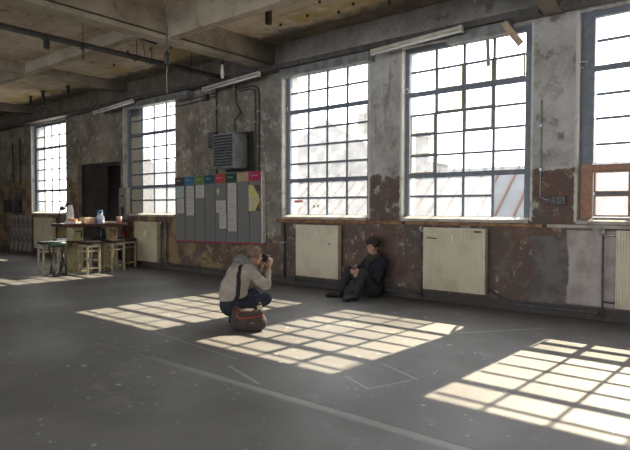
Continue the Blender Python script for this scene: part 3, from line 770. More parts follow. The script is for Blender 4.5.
for lx, ly in ((-6.1, -.9), (-5.55, -1.25), (-6.75, -.85), (-5.2, -.85), (-5.6, -.7), (-9.8, -1.4), (-9.4, -1.2), (-10.3, -1.6), (-9.9, -.9), (-11.5, -1.2), (-11.0, -2.3)):
    o = MB().lathe([(.018, -.035), (.022, -.03), (.026, 0)], (0, 0, 0), 8).build('ceiling_stud', 'black'); o.location = (lx, ly, ZC)
    tag(o, 'small black stud in the ceiling over the left and middle windows', 'stud', 'black ceiling studs')
# loose timber
def board(label, c, d, rot, mat='plank', name='wooden_plank'):
    o = MB().box((0, 0, 0), d, (0, 0, 0), .004).build(name, mat); o.location = c; o.rotation_euler = rot; return tag(o, label, 'plank')
board('short orange-brown plank dangling from the duct over the open-casement window', (-2.93, -.26, 3.87), (.09, .025, .42), (0, math.radians(-36), 0))
board('narrow grey stick hanging in the top of the open-casement window', (-3.33, -.12, 3.70), (.05, .02, .38), (0, math.radians(-3), 0), 'duct')
board('short brown plank wedged against the ceiling above the open-casement window', (-3.52, -.33, 4.55), (.07, .03, .34), (0, math.radians(-35), 0))

# ------------------------------------------------------------------ far left corner
t = thing('wash_basin', 'dark square wash basin on the wall at the far left', 'basin', (-19.5, 0, 1.3))
h = MB(); h.span(-.35, .35, -.32, -.28, 0, .42, .01); h.span(-.35, -.31, -.28, -.02, 0, .42); h.span(.31, .35, -.28, -.02, 0, .42); h.span(-.31, .31, -.28, -.02, 0, .05); h.build('bowl', 'black', t)
MB().tube([(0, -.02, .5), (0, -.14, .55), (0, -.16, .47)], .014, 8).build('tap', 'alu', t)
MB().span(-.32, .32, -.02, 0, .1, .6).build('splash_plate', 'pipe', t)
for i in range(5):
    o = MB().span(-.13, .13, -.05, -.02, 0, 1.19 - .02 * (i % 2), .006).build('wall_plank', 'whitewash'); o.location = (-19.85 + i * .33, 0, .03)
    nth = ('leftmost', 'second', 'third', 'fourth', 'rightmost')[i]
    tag(o, nth + ' of five streaked whitewashed boards standing against the far left wall', 'plank', 'whitewashed boards at the far left')
t = thing('switch_cabinet', 'grey switch cabinet on the wall right of the dark doorway', 'switch cabinet', (-12.97, 0, 1.15))
MB().span(-.17, .17, -.12, 0, 0, .82, .008).build('housing', 'cabgrey', t)
MB().span(-.15, .15, -.13, -.12, .42, .79, .004).build('door', 'cabgrey', t)
MB().span(-.05, .05, -.135, -.12, .12, .34, .004).build('black_panel', 'black', t)
MB().span(-.02, .02, -.15, -.13, .58, .64, .003).build('latch', 'black', t)
t = thing('fire_extinguisher', 'red fire extinguisher on the wall behind the bar table', 'fire extinguisher', (-12.88, -.14, .48))
MB().lathe([(.07, 0), (.085, .02), (.085, .33), (.06, .40), (.03, .43)], (0, 0, 0), 18).build('cylinder', 'redpaint', t)
MB().lathe([(.025, .43), (.025, .49)], (0, 0, 0), 10).box((.03, 0, .5), (.13, .025, .02), (0, -.2, 0)).build('valve_handle', 'black', t)
MB().tube([(.02, -.02, .47), (.1, -.05, .42), (.11, -.05, .2), (.1, -.04, .12)], .011, 8).build('hose', 'black', t)
MB().span(-.05, .05, .08, .14, .1, .3).build('wall_bracket', 'pipe', t)

# ------------------------------------------------------------------ bar table, its things, stools
TX, TY = -12.46, -1.25
t = thing('bar_table', 'tall bar table with dark reddish top on two pale yellow pedestals', 'table', (TX, TY, 0))
MB().span(-.34, .34, -.78, .74, 1.03, 1.1, .012).build('table_top', 'darkwood', t)
for sy in (-1, 1):
    y0 = sy * .42 + .03
    p = MB(); p.span(-.14, .14, y0 - .13, y0 + .13, .04, 1.04, .01)
    pd = p.build('pedestal', 'pedestal', t)
    MB().span(-.25, .25, y0 - .2, y0 + .2, 0, .04, .01).build('foot_plate', 'pedestal', t)
    hd = MB(); hd.tube([(.145, y0 - .06, .92), (.17, y0 - .06, .92), (.17, y0 + .06, .92), (.17, y0 + .06, .8), (.145, y0 + .06, .8)], .014, 8); hd.build('handle', 'black', pd)
MB().span(-.28, .26, -.7, .66, .68, .715, .008).build('lower_shelf', 'darkwood', t)
tag(MB().span(.141, .156, .36, .58, .72, 1.03, .003).build('plywood_panel', 'tanwood', t), 'tan plywood panel')
ZT_ = 1.101
def item(name, label, cat, x, y, z=ZT_, rz=0.): return thing(name, label, cat, (TX + x, TY + y, z), rz)
o = item('carton', 'low orange carton on the left end of the bar table', 'box', .12, -.5, rz=.4)
MB().span(-.15, .15, -.09, .09, 0, .05, .004).build('tray', 'white', o); MB().box((.0, 0, .08), (.19, .1, .06), (0, .1, .2), .005).build('lid', 'cardboard', o)
o = item('carton', 'beige carton with brown print on the middle of the bar table', 'box', .0, -.08, rz=.2)
MB().span(-.09, .09, -.16, .16, 0, .13, .006).build('body', 'beigebox', o); MB().span(.091, .094, -.1, -.02, .03, .1).build('label', 'cardboard', o); MB().span(-.07, .07, -.12, .12, .13, .135).build('flap', 'beigebox', o)
o = item('jar', 'tall blue and white jar in the middle of the bar table', 'jar', .05, .2)
MB().lathe([(.075, 0), (.09, .01), (.09, .15), (.06, .2), (.06, .25)], (0, 0, 0), 18).build('body', 'bluewhite', o); MB().lathe([(.066, .25), (.066, .29), (.05, .30)], (0, 0, 0), 16).build('lid', 'h_blue', o)
o = item('carton', 'small blue packet leaning beside the blue and white jar', 'box', .21, .14, rz=.5)
MB().span(-.05, .05, -.06, .06, 0, .12, .005).build('body', 'bluewhite', o); MB().span(-.051, .051, -.04, .04, .12, .125).build('flap', 'white', o)
o = item('paper_stack', 'flat stack of cream paper on the bar table', 'paper', .02, .42, rz=.0)
MB().span(-.1, .1, -.16, .16, 0, .035, .003).build('sheets', 'beigebox', o)
o = item('paper_cup', 'pink and white paper cup on the right end of the bar table', 'cup', .1, .665)
MB().lathe([(.045, 0), (.065, .14), (.06, .14), (.042, .012)], (0, 0, 0), 18).build('cup_wall', 'cuppink', o); MB().lathe([(.066, .132), (.069, .14), (.064, .146)], (0, 0, 0), 18).build('rim', 'white', o)
o = item('pump_bottle', 'tall white flask with a black handle on the left of the bar table', 'flask', -.2, -.40)
MB().lathe([(.085, 0), (.09, .02), (.075, .3), (.05, .4), (.055, .42)], (0, 0, 0), 18).build('body', 'white', o)
MB().tube([(-.04, -.02, .41), (-.1, -.05, .42), (-.12, -.06, .36)], .02, 8).build('spout', 'black', o)
h = MB(); h.box((-.03, -.02, .44), (.16, .07, .03), (0, .3, .4), .006); h.build('lid', 'black', o)
o = item('desk_lamp', 'small black clip lamp on the left of the bar table', 'lamp', -.22, -.66)
MB().lathe([(.06, 0), (.06, .015), (.015, .02)], (0, 0, 0), 14).build('base', 'black', o); MB().tube([(0, 0, .015), (.0, .02, .3), (.0, .06, .36)], .01, 8).build('stem', 'black', o)
MB().lathe([(.025, 0), (.06, -.09), (.055, -.09)], (0, .07, .39), 14, Matrix.Rotation(.5, 3, 'X')).build('shade', 'black', o)
o = thing('jug', 'black jug standing on the lower shelf of the bar table', 'jug', (TX + .06, TY + .23, .716))
MB().lathe([(.07, 0), (.085, .02), (.085, .15), (.055, .22), (.06, .25)], (0, 0, 0), 16).build('body', 'blackplastic', o); MB().tube([(.08, 0, .17), (.14, 0, .15), (.14, 0, .06), (.08, 0, .04)], .011, 8).build('handle', 'blackplastic', o)

S = .175
st = thing('bar_stool', 'pale wooden bar stool with black seat at the front corner of the bar table', 'stool', (-11.86, -1.62, 0), .12, 'pale wooden bar stools around the bar table')
MB().span(-S, S, -S, S, .66, .72, .02).build('seat', 'vinyl', st)
for sx in (-1, 1):
    for sy in (-1, 1): MB().box((sx * (S - .025), sy * (S - .025), .32), (.042, .042, .64), (0, 0, 0), .004).build('leg', 'stoolwood', st)
for z in (.615, .50, .12):
    hh = .05 if z > .6 else .03
    for sgn in (-1, 1):
        MB().box((0, sgn * (S - .025), z), (2 * S - .1, .026, hh)).build('rail', 'stoolwood', st)
        MB().box((sgn * (S - .025), 0, z), (.026, 2 * S - .1, hh)).build('rail', 'stoolwood', st)
dup(st, (-11.93, -.97, 0), .05, 'pale wooden bar stool with black seat, second from the radiator')
dup(st, (-12.36, -2.3, 0), -.1, 'pale wooden bar stool with black seat at the left end of the bar table')
dup(st, (-12.42, -.36, 0), .0, 'pale wooden bar stool with black seat nearest the radiator')
dup(st, (-13.1, -1.6, 0), .1, 'pale wooden bar stool with black seat on the far side of the bar table, left')
dup(st, (-13.1, -.8, 0), -.1, 'pale wooden bar stool with black seat on the far side of the bar table, right')
t = thing('folding_stool', 'folding stool with green cushion and crossed black legs at the table end', 'stool', (-11.95, -2.3, 0), 2.95)
h = MB(); h.lathe([(.16, 0), (.19, .03), (.19, .07), (.15, .10)], (0, 0, .64), 22); h.build('cushion', 'greenvinyl', t)
MB().span(-.16, .16, -.13, .13, .62, .64).build('seat_plate', 'black', t)
for sy in (-1, 1):
    MB().tube([(-.2, sy * .13, .015), (.14, sy * .13, .62)], .017, 8).build('leg', 'black', t)
    MB().tube([(.2, sy * .1, .015), (-.14, sy * .1, .62)], .017, 8).build('leg', 'black', t)
h = MB(); h.tube([(-.18, -.13, .05), (-.18, .13, .05)], .012, 8); h.tube([(.18, -.1, .05), (.18, .1, .05)], .012, 8); h.build('foot_bar', 'black', t)

# ------------------------------------------------------------------ bodies: signed distance fields turned into meshes
def smin(a, b, k):
    h = np.clip(.5 + .5 * (b - a) / k, 0, 1); return b + (a - b) * h - k * h * (1 - h)
class Field:
    def __init__(s, lo, hi, h=.0065):
        s.lo = np.array(lo, float); s.h = h; s.n = np.ceil((np.array(hi) - s.lo) / h).astype(int) + 1
        s.d = np.full(s.n, .2, np.float32)
    def sub(s, lo, hi):
        a = np.clip(np.floor((np.array(lo) - s.lo) / s.h).astype(int), 0, s.n - 1); b = np.clip(np.ceil((np.array(hi) - s.lo) / s.h).astype(int) + 1, 1, s.n)
        ax = [s.lo[i] + s.h * np.arange(a[i], b[i]) for i in range(3)]
        return (slice(a[0], b[0]), slice(a[1], b[1]), slice(a[2], b[2])), np.meshgrid(*ax, indexing='ij')
    def put(s, sl, v, k, op='add'):
        if op == 'add': s.d[sl] = smin(s.d[sl], v.astype(np.float32), k)
        else: s.d[sl] = -smin(-s.d[sl], v.astype(np.float32), k)   # subtract
    def cone(s, a, b, r1, r2, k=.03, op='add'):
        a, b = np.array(a, float), np.array(b, float); m = max(r1, r2) + k + .06
        sl, (X, Y, Z) = s.sub(np.minimum(a, b) - m, np.maximum(a, b) + m)
        d = b - a; L2 = d @ d
        t = np.clip(((X - a[0]) * d[0] + (Y - a[1]) * d[1] + (Z - a[2]) * d[2]) / L2, 0, 1)
        v = np.sqrt((X - a[0] - t * d[0])**2 + (Y - a[1] - t * d[1])**2 + (Z - a[2] - t * d[2])**2) - (r1 + (r2 - r1) * t)
        s.put(sl, v, k, op); return s
    def ell(s, c, r, k=.03, R=None, op='add'):
        c = np.array(c, float); r = np.array(r, float); m = r.max() + k + .06
        sl, (X, Y, Z) = s.sub(c - m, c + m)
        P = np.stack([X - c[0], Y - c[1], Z - c[2]], -1)
        if R is not None: P = P @ np.array(R)       # into the ellipsoid's own axes
        q = P / r; l = np.sqrt((q**2).sum(-1)); g = np.sqrt(((P / r**2)**2).sum(-1)) + 1e-9
        v = l * (l - 1) / g
        s.put(sl, v, k, op); return s
    def chain(s, pts, rs, k=.03):
        for i in range(len(pts) - 1): s.cone(pts[i], pts[i + 1], rs[i], rs[i + 1], k)
        return s
    def cut(s, p, n):
        # keep the side the normal n points away from
        ax = [s.lo[i] + s.h * np.arange(s.n[i]) for i in range(3)]; n = np.array(n, float); n /= np.linalg.norm(n)
        v = (ax[0] - p[0])[:, None, None] * n[0] + (ax[1] - p[1])[None, :, None] * n[1] + (ax[2] - p[2])[None, None, :] * n[2]
        s.d = np.maximum(s.d, v.astype(np.float32)); return s
    def mesh(s, name, mat, xf, parent=None, smooth_it=2):
        d = s.d; h = s.h
        ins = d < 0
        ins[0] = ins[-1] = False; ins[:, 0] = ins[:, -1] = False; ins[:, :, 0] = ins[:, :, -1] = False
        c = np.zeros(np.array(d.shape) - 1, np.int8)
        for i in (0, 1):
            for j in (0, 1):
                for k in (0, 1): c += ins[i:d.shape[0] - 1 + i, j:d.shape[1] - 1 + j, k:d.shape[2] - 1 + k]
        act = (c > 0) & (c < 8); idx = np.argwhere(act); vid = np.full(act.shape, -1, np.int64); vid[act] = np.arange(len(idx))
        acc = np.zeros((len(idx), 3)); cnt = np.zeros(len(idx))
        cor = [(i, j, k) for i in (0, 1) for j in (0, 1) for k in (0, 1)]
        for p in cor:
            for ax in range(3):
                if p[ax]: continue
                q = list(p); q[ax] = 1
                A = d[idx[:, 0] + p[0], idx[:, 1] + p[1], idx[:, 2] + p[2]]; B = d[idx[:, 0] + q[0], idx[:, 1] + q[1], idx[:, 2] + q[2]]
                m = (A < 0) != (B < 0); t = np.where(m, A / np.where(m, A - B, 1), 0)
                pos = np.tile(np.array(p, float), (len(idx), 1)); pos[:, ax] += t
                acc[m] += pos[m]; cnt[m] += 1
        V = s.lo + h * (idx + acc / np.maximum(cnt, 1)[:, None])
        F = []
        for ax in range(3):
            sl0 = [slice(None)] * 3; sl1 = [slice(None)] * 3; sl0[ax] = slice(0, -1); sl1[ax] = slice(1, None)
            ch = ins[tuple(sl0)] != ins[tuple(sl1)]; E_ = np.argwhere(ch); o1, o2 = [(1, 2), (2, 0), (0, 1)][ax]
            E_ = E_[(E_[:, o1] > 0) & (E_[:, o2] > 0)]
            e1 = np.zeros(3, int); e1[o1] = 1; e2 = np.zeros(3, int); e2[o2] = 1
            q = [vid[tuple((E_ - w).T)] for w in (e1 + e2, e2, 0 * e1, e1)]
            Q = np.stack(q, 1); ok = (Q >= 0).all(1); Q = Q[ok]; E_ = E_[ok]
            flip = ~ins[tuple(E_.T)]; Q[flip] = Q[flip][:, ::-1]
            F.append(Q)
        F = np.concatenate(F)
        for _ in range(smooth_it):
            S_ = np.zeros_like(V); C_ = np.zeros(len(V))
            for a in range(4):
                b_ = (a + 1) % 4
                np.add.at(S_, F[:, a], V[F[:, b_]]); np.add.at(C_, F[:, a], 1)
                np.add.at(S_, F[:, b_], V[F[:, a]]); np.add.at(C_, F[:, b_], 1)
            V = V * .5 + .5 * S_ / np.maximum(C_, 1)[:, None]
        me = bpy.data.meshes.new(name)
        me.from_pydata([tuple(v) for v in V], [], [tuple(int(i) for i in f) for f in F]); me.materials.append(MT[mat])
        for p in me.polygons: p.use_smooth = True
        o = bpy.data.objects.new(name, me); COL.objects.link(o)
        if parent is not None: o.parent = parent
        return o
def xform(o, F):
    # local axes: x = the person's right, y = the way they face, z up
    F = Vector((F[0], F[1], 0)).normalized(); return math.atan2(F.y, F.x) - PI / 2

def head(f, c, R, hs=1., skin=True):
    # f field, c centre, R 3x3 columns = right, forward, up of the head
    R = np.array(R); P = lambda x, y, z: np.array(c) + R @ np.array([x, y, z]) * hs
    f.ell(P(0, -.012, .028), np.array((.073, .093, .088)) * hs, .02, R)         # skull
    f.ell(P(0, .032, -.038), np.array((.057, .056, .066)) * hs, .03, R)          # face
    f.ell(P(0, .034, -.078), np.array((.045, .048, .034)) * hs, .03, R)          # jaw
    f.ell(P(0, .068, -.098), np.array((.021, .018, .016)) * hs, .018, R)         # chin
    f.cone(P(0, .084, .012), P(0, .103, -.026), .0075 * hs, .0115 * hs, .010)     # nose
    for sx in (-1, 1): f.ell(P(sx * .011, .094, -.030), np.array((.008, .010, .007)) * hs, .006, R)
    for sx in (-1, 1):
        f.ell(P(sx * .078, -.005, -.012), np.array((.009, .020, .032)) * hs, .006, R)  # ear
        f.ell(P(sx * .031, .090, .004), np.array((.015, .011, .009)) * hs, .008, R, op='sub')
        f.ell(P(sx * .031, .078, .0165), np.array((.018, .012, .0055)) * hs, .005, R)   # upper lid
        f.ell(P(sx * .031, .079, -.0085), np.array((.016, .010, .0045)) * hs, .006, R)  # lower lid
        f.ell(P(sx * .030, .083, .030), np.array((.022, .008, .005)) * hs, .010, R)     # brow
        f.ell(P(sx * .040, .060, -.026), np.array((.018, .020, .016)) * hs, .03, R)     # cheekbone
    f.ell(P(0, .080, -.056), np.array((.022, .011, .0065)) * hs, .006, R)        # upper lip
    f.ell(P(0, .079, -.068), np.array((.019, .011, .007)) * hs, .006, R)         # lower lip
    f.ell(P(0, .094, -.0615), np.array((.022, .010, .0022)) * hs, .004, R, op='sub')
    return P
def hand(f, wrist, palm, fdir, thumb_side, curl, L=1., spread=.0):
    # wrist -> palm centre; fdir: palm normal the fingers curl toward; thumb_side: unit vector across the palm
    w = np.array(wrist, float); p = np.array(palm, float); d = (p - w) / np.linalg.norm(p - w)
    s_ = np.array(thumb_side, float); s_ = s_ - d * (s_ @ d); s_ /= np.linalg.norm(s_); n = np.array(fdir, float); n = n - d * (n @ d) - s_ * (n @ s_); n /= np.linalg.norm(n)
    kn = p + d * .04 * L
    f.cone(w, p, .023 * L, .026 * L, .02)
    for k in range(4):
        o = s_ * (.028 - .019 * k) * L
        f.cone(p - d * .02 + o * .8, kn + o, .0145 * L, .0115 * L, .012)
        ln = (.040, .045, .042, .034)[k] * L; q = kn + o; a = 0
        for j, fr in enumerate((1., .68, .55)):
            a += curl[j]; dd = d * math.cos(a) + n * math.sin(a) + s_ * spread * (1.5 - k)
            q2 = q + dd * ln * fr; f.cone(q, q2, (.0100 - .0010 * j) * L, (.0092 - .0010 * j) * L, .004); q = q2
    t0 = w + d * .03 + s_ * .02 * L; t1 = t0 + (s_ * .026 + d * .022 + n * .018) * L; t2 = t1 + (d * .026 + n * .016 + s_ * .004) * L; t3 = t2 + (d * .018 + n * .014 - s_ * .004) * L
    f.chain([t0, t1, t2, t3], [.015 * L, .0125 * L, .0105 * L, .009 * L], .008)

def rotm(yaw=0, pitch=0, roll=0):
    # head axes: yaw left positive, pitch down positive
    return np.array(Matrix.Rotation(yaw, 3, 'Z') @ Matrix.Rotation(-pitch, 3, 'X') @ Matrix.Rotation(roll, 3, 'Y'))

# ---- the photographer, crouching with his back half turned
FA, OA = (.24, .97), (-5.2, -3.1)
pa = thing('person', 'man with shaved head in a beige jacket crouching to take a photograph', 'person', (OA[0], OA[1], 0), xform(None, FA))
HIP = [(.095, -.20, .25), (-.095, -.20, .25)]; KNEE = [(.15, .18, .31), (-.17, .20, .34)]; ANK = [(.13, -.19, .10), (-.13, -.12, .10)]
SH = [(.175, -.07, .69), (-.18, -.05, .705)]; ELB = [(.20, .15, .475), (-.22, .18, .48)]; WR = [(.05, .285, .685), (-.125, .285, .69)]
HC = (.0, .11, .845); HR = rotm(.5, .25, 0)
NECK = (0, -.03, .74)
LO, HI = (-.42, -.5, -.02), (.42, .55, 1.05)
def torsoA(f, e):
    f.ell((0, -.20, .25), (.17 + e, .14 + e, .13 + e), .05)
    f.cone((0, -.2, .30), (0, -.19, .46), .14 + e, .145 + e, .06)
    f.ell((0, -.185, .46), (.165 + e, .125 + e, .14 + e), .06)
    f.ell((0, -.12, .60), (.185 + e, .125 + e, .15 + e), .06)
    f.cone((.13, -.075, .685), (-.13, -.06, .685), .065 + e, .065 + e, .05)
def legsA(f, e):
    for i in (0, 1):
        f.cone(HIP[i], KNEE[i], .085 + e, .062 + e, .04); f.cone(KNEE[i], ANK[i], .058 + e, .040 + e, .03)
        k, a = np.array(KNEE[i]), np.array(ANK[i]); f.ell(k * .65 + a * .35 + np.array((0, -.02, 0)), (.052 + e, .06 + e, .08 + e), .03)
def armsA(f, e, te=1.):
    for i in (0, 1): f.cone(SH[i], ELB[i], .052 + e, .042 + e, .04); f.cone(ELB[i], np.array(ELB[i]) * (1 - te) + np.array(WR[i]) * te, .042 + e, .028 + e, .03)
f = Field(LO, HI, .0048)
torsoA(f, -.012); legsA(f, -.012); armsA(f, -.006)
for i in (0, 1): f.cone(ANK[i], (ANK[i][0] * 1.1, ANK[i][1] + .12, .045), .028, .024, .02)
f.cone(NECK, (0, .055, .79), .058, .054, .04)
P = head(f, HC, HR, 1.08)
hand(f, WR[0], (.0, .335, .755), (-.8, .1, .4), (-.4, -.8, .4), (.5, .8, .6), 1.05)
hand(f, WR[1], (-.145, .29, .755), (.7, .5, .25), (.4, -.8, .3), (.5, .8, .6), 1.05)
f.mesh('body', 'skin', None, pa, 1)
# shaved hair cap
f = Field((-.12, -.1, .72), (.12, .3, 1.0), .005)
R = HR; c = np.array(HC)
f.ell(c + R @ np.array([0, -.014, .030]) * 1.08, np.array((.077, .096, .091)) * 1.08, .01, R)
f.cut(c + R @ np.array([0, .045, .03]), R @ np.array([0, .75, -.62])); f.cut(c + R @ np.array([0, -.02, -.035]), R @ np.array([0, .1, -1]))
tag(f.mesh('hair', 'stubble', None, pa), 'close-shaved brown hair')
for sx in (-1, 1):
    e = P(sx * .031, .0735, .004); q = MB().lathe([(.001, -.012), (.0085, -.0085), (.012, 0), (.0085, .0085), (.001, .012)], tuple(e), 12).build('eye', 'eye', pa)
# trousers
f = Field(LO, HI, .0065); f.ell((0, -.20, .24), (.185, .155, .135), .05); f.cone((0, -.2, .28), (0, -.195, .39), .155, .15, .05); legsA(f, .012)
f.cut((0, 0, .40), (0, -.25, 1)); f.cut((0, 0, .075), (0, 0, -1)); f.mesh('trousers', 'denim', None, pa)
# jacket
f = Field(LO, HI, .0065); torsoA(f, .018); armsA(f, .016, .8)
f.ell((0, -.2, .37), (.19, .165, .08), .04)
for i in (0, 1):
    e = np.array(ELB[i]); f.ell(e * .6 + np.array(SH[i]) * .4 + np.array((0, 0, -.015)), (.06, .07, .065), .03); f.ell(e * .8 + np.array(WR[i]) * .2, (.058, .06, .06), .03)
f.cut((0, -.2, .35), (0, .25, -1))
f.ell((0, .055, .80), (.055, .06, .08), .01, op='sub')
jacket = f.mesh('jacket', 'beige', None, pa)
# bunched hood / scarf behind the neck
f = Field((-.25, -.25, .6), (.25, .2, .95), .006)
f.chain([(.115, .05, .70), (.12, -.03, .765), (.08, -.10, .80), (0, -.125, .81), (-.08, -.10, .80), (-.115, -.02, .755), (-.1, .05, .70)], [.03, .038, .046, .05, .046, .038, .03], .02)
f.chain([(.09, -.03, .79), (.03, -.085, .845), (-.05, -.09, .84)], [.026, .034, .03], .012)
f.chain([(.125, .03, .70), (.115, .09, .63), (.08, .12, .56)], [.028, .026, .018], .015)
tag(f.mesh('hood', 'hood', None, pa), 'grey bunched hood around the neck')
# shoes
for i in (0, 1):
    a = ANK[i]; f = Field((a[0] - .12, a[1] - .15, -.01), (a[0] + .12, a[1] + .3, .18), .006)
    f.ell((a[0], a[1] - .01, .06), (.044, .055, .055), .03); f.cone((a[0], a[1], .05), (a[0] * 1.12, a[1] + .15, .038), .043, .042, .03); f.ell((a[0] * 1.12, a[1] + .17, .034), (.045, .055, .034), .03)
    f.cut((0, 0, .004), (0, 0, -1)); sh = f.mesh('shoe', 'shoe', None, pa)

# camera in his hands
cam_t = thing('camera', 'black photo camera held up to the face by the crouching man', 'camera', (0, 0, 0))
cam_t.rotation_euler = (0, 0, xform(None, FA)); Rz = Matrix.Rotation(cam_t.rotation_euler.z, 3, 'Z')
cam_t.location = Vector((OA[0], OA[1], 0)) + Rz @ Vector((-.085, .30, .80))
cam_t.rotation_euler.z += .5
MB().box((0, 0, 0), (.115, .045, .078), (0, 0, 0), .008).build('camera_body', 'blackplastic', cam_t)
MB().box((0, -.002, .05), (.045, .04, .028), (0, 0, 0), .006).build('viewfinder', 'blackplastic', cam_t)
MB().lathe([(.032, .02), (.034, .03), (.034, .085), (.037, .09), (.037, .11), (.03, .11), (.028, .10)], (0, 0, 0), 18, Matrix.Rotation(-PI / 2, 3, 'X')).build('lens', 'black', cam_t)
MB().lathe([(.009, 0), (.009, .012)], (.042, 0, .039), 12).build('shutter_button', 'alu', cam_t)

# shoulder bag resting on the floor
BGX, BGY = -4.85, -3.40
ba = math.atan2(.72, .69)
bag = thing('shoulder_bag', 'dark brown shoulder bag with red piping standing beside the crouching man', 'bag', (BGX, BGY, 0), ba - .06)
f = Field((-.3, -.18, -.02), (.3, .18, .4), .006)
f.ell((0, 0, .12), (.20, .095, .125), .04); f.cone((-.12, 0, .085), (.12, 0, .085), .085, .08, .05); f.cone((-.13, 0, .20), (.10, 0, .195), .065, .058, .05); f.ell((-.16, 0, .16), (.055, .08, .14), .04)
f.cut((0, 0, .004), (0, 0, -1)); bb = f.mesh('bag_body', 'bagcloth', None, bag, 3)
dg = bpy.context.evaluated_depsgraph_get()
def bvh_of(o):
    return BVHTree.FromPolygons([v.co for v in o.data.vertices], [p.vertices for p in o.data.polygons])
bv = bvh_of(bb)
def onbag(x, z, lift=.004, y0=-.4):
    hit = bv.ray_cast(Vector((x, y0, z)), Vector((0, 1 if y0 < 0 else -1, 0)))
    if hit[0] is None:
        nr = bv.find_nearest(Vector((x, -.06, z))); return nr[0] + nr[1] * lift
    return hit[0] + hit[1] * lift
pp = [onbag(-.115 + .012 * abs(q - 2), .25 - .0 * q) if False else None for q in range(1)]
pl_ = [(-.10, .30), (-.125, .265), (-.135, .22), (-.13, .18), (-.105, .163), (-.05, .165), (.02, .172), (.08, .182), (.13, .19), (.165, .195)]
tag(MB().tube([onbag(x_, z_) for x_, z_ in pl_], .0055, 8).build('piping', 'redpipe', bag), 'red piping around the flap')
# flap is a thick shell over the front
fl = MB(); g_ = []
for j in range(7):
    row = []
    for i in range(9):
        x_ = -.125 + .27 * i / 8; z_ = .25 - (.25 - (.17 + .022 * i / 8)) * j / 6
        row.append(fl.bm.verts.new(onbag(x_, z_, .003)))
    g_.append(row)
for j in range(6):
    for i in range(8): fl.bm.faces.new((g_[j][i], g_[j][i + 1], g_[j + 1][i + 1], g_[j + 1][i]))
flap = fl.build('flap', 'bagcloth', bag, True); so_ = flap.modifiers.new('thickness', 'SOLIDIFY'); so_.thickness = .005; so_.offset = 1
tag(MB().box((onbag(.04, .11) + Vector((0, -.001, 0))), (.035, .004, .008), (0, -.3, 0)).build('maker_mark', 'pipe_grey', bag), 'small pale woven mark')
o = thing('water_bottle', 'pale bottle top poking out of the shoulder bag', 'bottle', (BGX, BGY, 0), ba - .06)
MB().lathe([(.03, .20), (.032, .23), (.032, .285), (.016, .305)], (.125, .02, 0), 14).build('bottle_body', 'putty', o); MB().lathe([(.017, .305), (.017, .33)], (.125, .02, 0), 12).build('cap', 'black', o)
# strap: over the right shoulder, down his back to the bag
bj = bvh_of(jacket); Ma = Matrix.Translation((OA[0], OA[1], 0)) @ Matrix.Rotation(xform(None, FA), 4, 'Z'); Mb = Matrix.Translation((BGX, BGY, 0)) @ Matrix.Rotation(ba - .06, 4, 'Z')
def onjack(p, lift=.008):
    nr = bj.find_nearest(Vector(p)); return nr[0] + nr[1] * lift
pts = [onjack((.085, .05, .75)), onjack((.095, .0, .80)), onjack((.10, -.07, .80)), onjack((.115, -.15, .72)), onjack((.15, -.20, .62)), onjack((.18, -.22, .53)), onjack((.21, -.24, .45), .012), onjack((.225, -.25, .40), .016)]
dn = pts[-1]
end = Ma.inverted() @ (Mb @ Vector((-.20, -.05, .20)))
end2 = Ma.inverted() @ (Mb @ Vector((-.215, -.02, .10)))
pts += [dn.lerp(end, .5) + Vector((.0, -.02, 0)), end, end2]
nrm = [bj.find_nearest(p)[1] for p in pts]
def sidev(i):
    p = pts[i]; d_ = (pts[min(i + 1, len(pts) - 1)] - pts[max(i - 1, 0)]).normalized(); return d_.cross(nrm[i]) if i < 8 else d_.cross(nrm[7])
stp = MB().ribbon(pts, .052, .004, sidev).build('shoulder_strap', 'strap'); 
stp.parent = bag; stp.matrix_parent_inverse = Matrix(); stp.matrix_basis = Mb.inverted() @ Ma

# ---- the seated man against the wall
FB, OB = (-.2, -.98), (-5.2, -.30)
pb = thing('person', 'dark-haired man in black coat and scarf sitting on the floor against the wall', 'person', (OB[0], OB[1], 0), xform(None, FB))
HIP = [(.09, .0, .115), (-.09, .0, .115)]; KNEE = [(.27, .27, .43), (-.13, .32, .43)]; ANK = [(.26, .47, .085), (-.14, .50, .085)]
SH = [(.18, -.09, .585), (-.18, -.09, .585)]; ELB = [(.27, .07, .38), (-.25, .10, .37)]; WR = [(.115, .24, .40), (.0, .245, .405)]
HC = (.02, -.035, .835); HR = rotm(.30, .08, -.08)
LO, HI = (-.45, -.35, -.02), (.5, .9, 1.05)
def torsoB(f, e):
    f.ell((0, .0, .13), (.175 + e, .14 + e, .12 + e), .05); f.cone((0, -.01, .17), (0, -.06, .34), .13 + e, .135 + e, .06)
    f.ell((0, -.055, .33), (.16 + e, .115 + e, .14 + e), .06); f.ell((0, -.085, .47), (.18 + e, .115 + e, .15 + e), .06); f.cone((.13, -.09, .57), (-.13, -.09, .57), .062 + e, .062 + e, .05)
def legsB(f, e, te=1.):
    for i in (0, 1):
        f.cone(HIP[i], KNEE[i], .085 + e, .060 + e, .04); k, a = np.array(KNEE[i]), np.array(ANK[i]); f.cone(k, k * (1 - te) + a * te, .056 + e, .038 + e, .03); f.ell(k * .6 + a * .4 + np.array((0, -.025, -.01)), (.05 + e, .058 + e, .08 + e), .03)
def armsB(f, e, te=1.):
    for i in (0, 1): f.cone(SH[i], ELB[i], .05 + e, .041 + e, .04); f.cone(ELB[i], np.array(ELB[i]) * (1 - te) + np.array(WR[i]) * te, .041 + e, .027 + e, .03)
f = Field(LO, HI, .0048); torsoB(f, -.012); legsB(f, -.012); armsB(f, -.006)
for i in (0, 1): f.cone(ANK[i], (ANK[i][0] + (.09 if i == 0 else .02), ANK[i][1] + .09, .042), .026, .022, .02)
f.cone((0, -.085, .60), (.008, -.055, .74), .06, .055, .04)
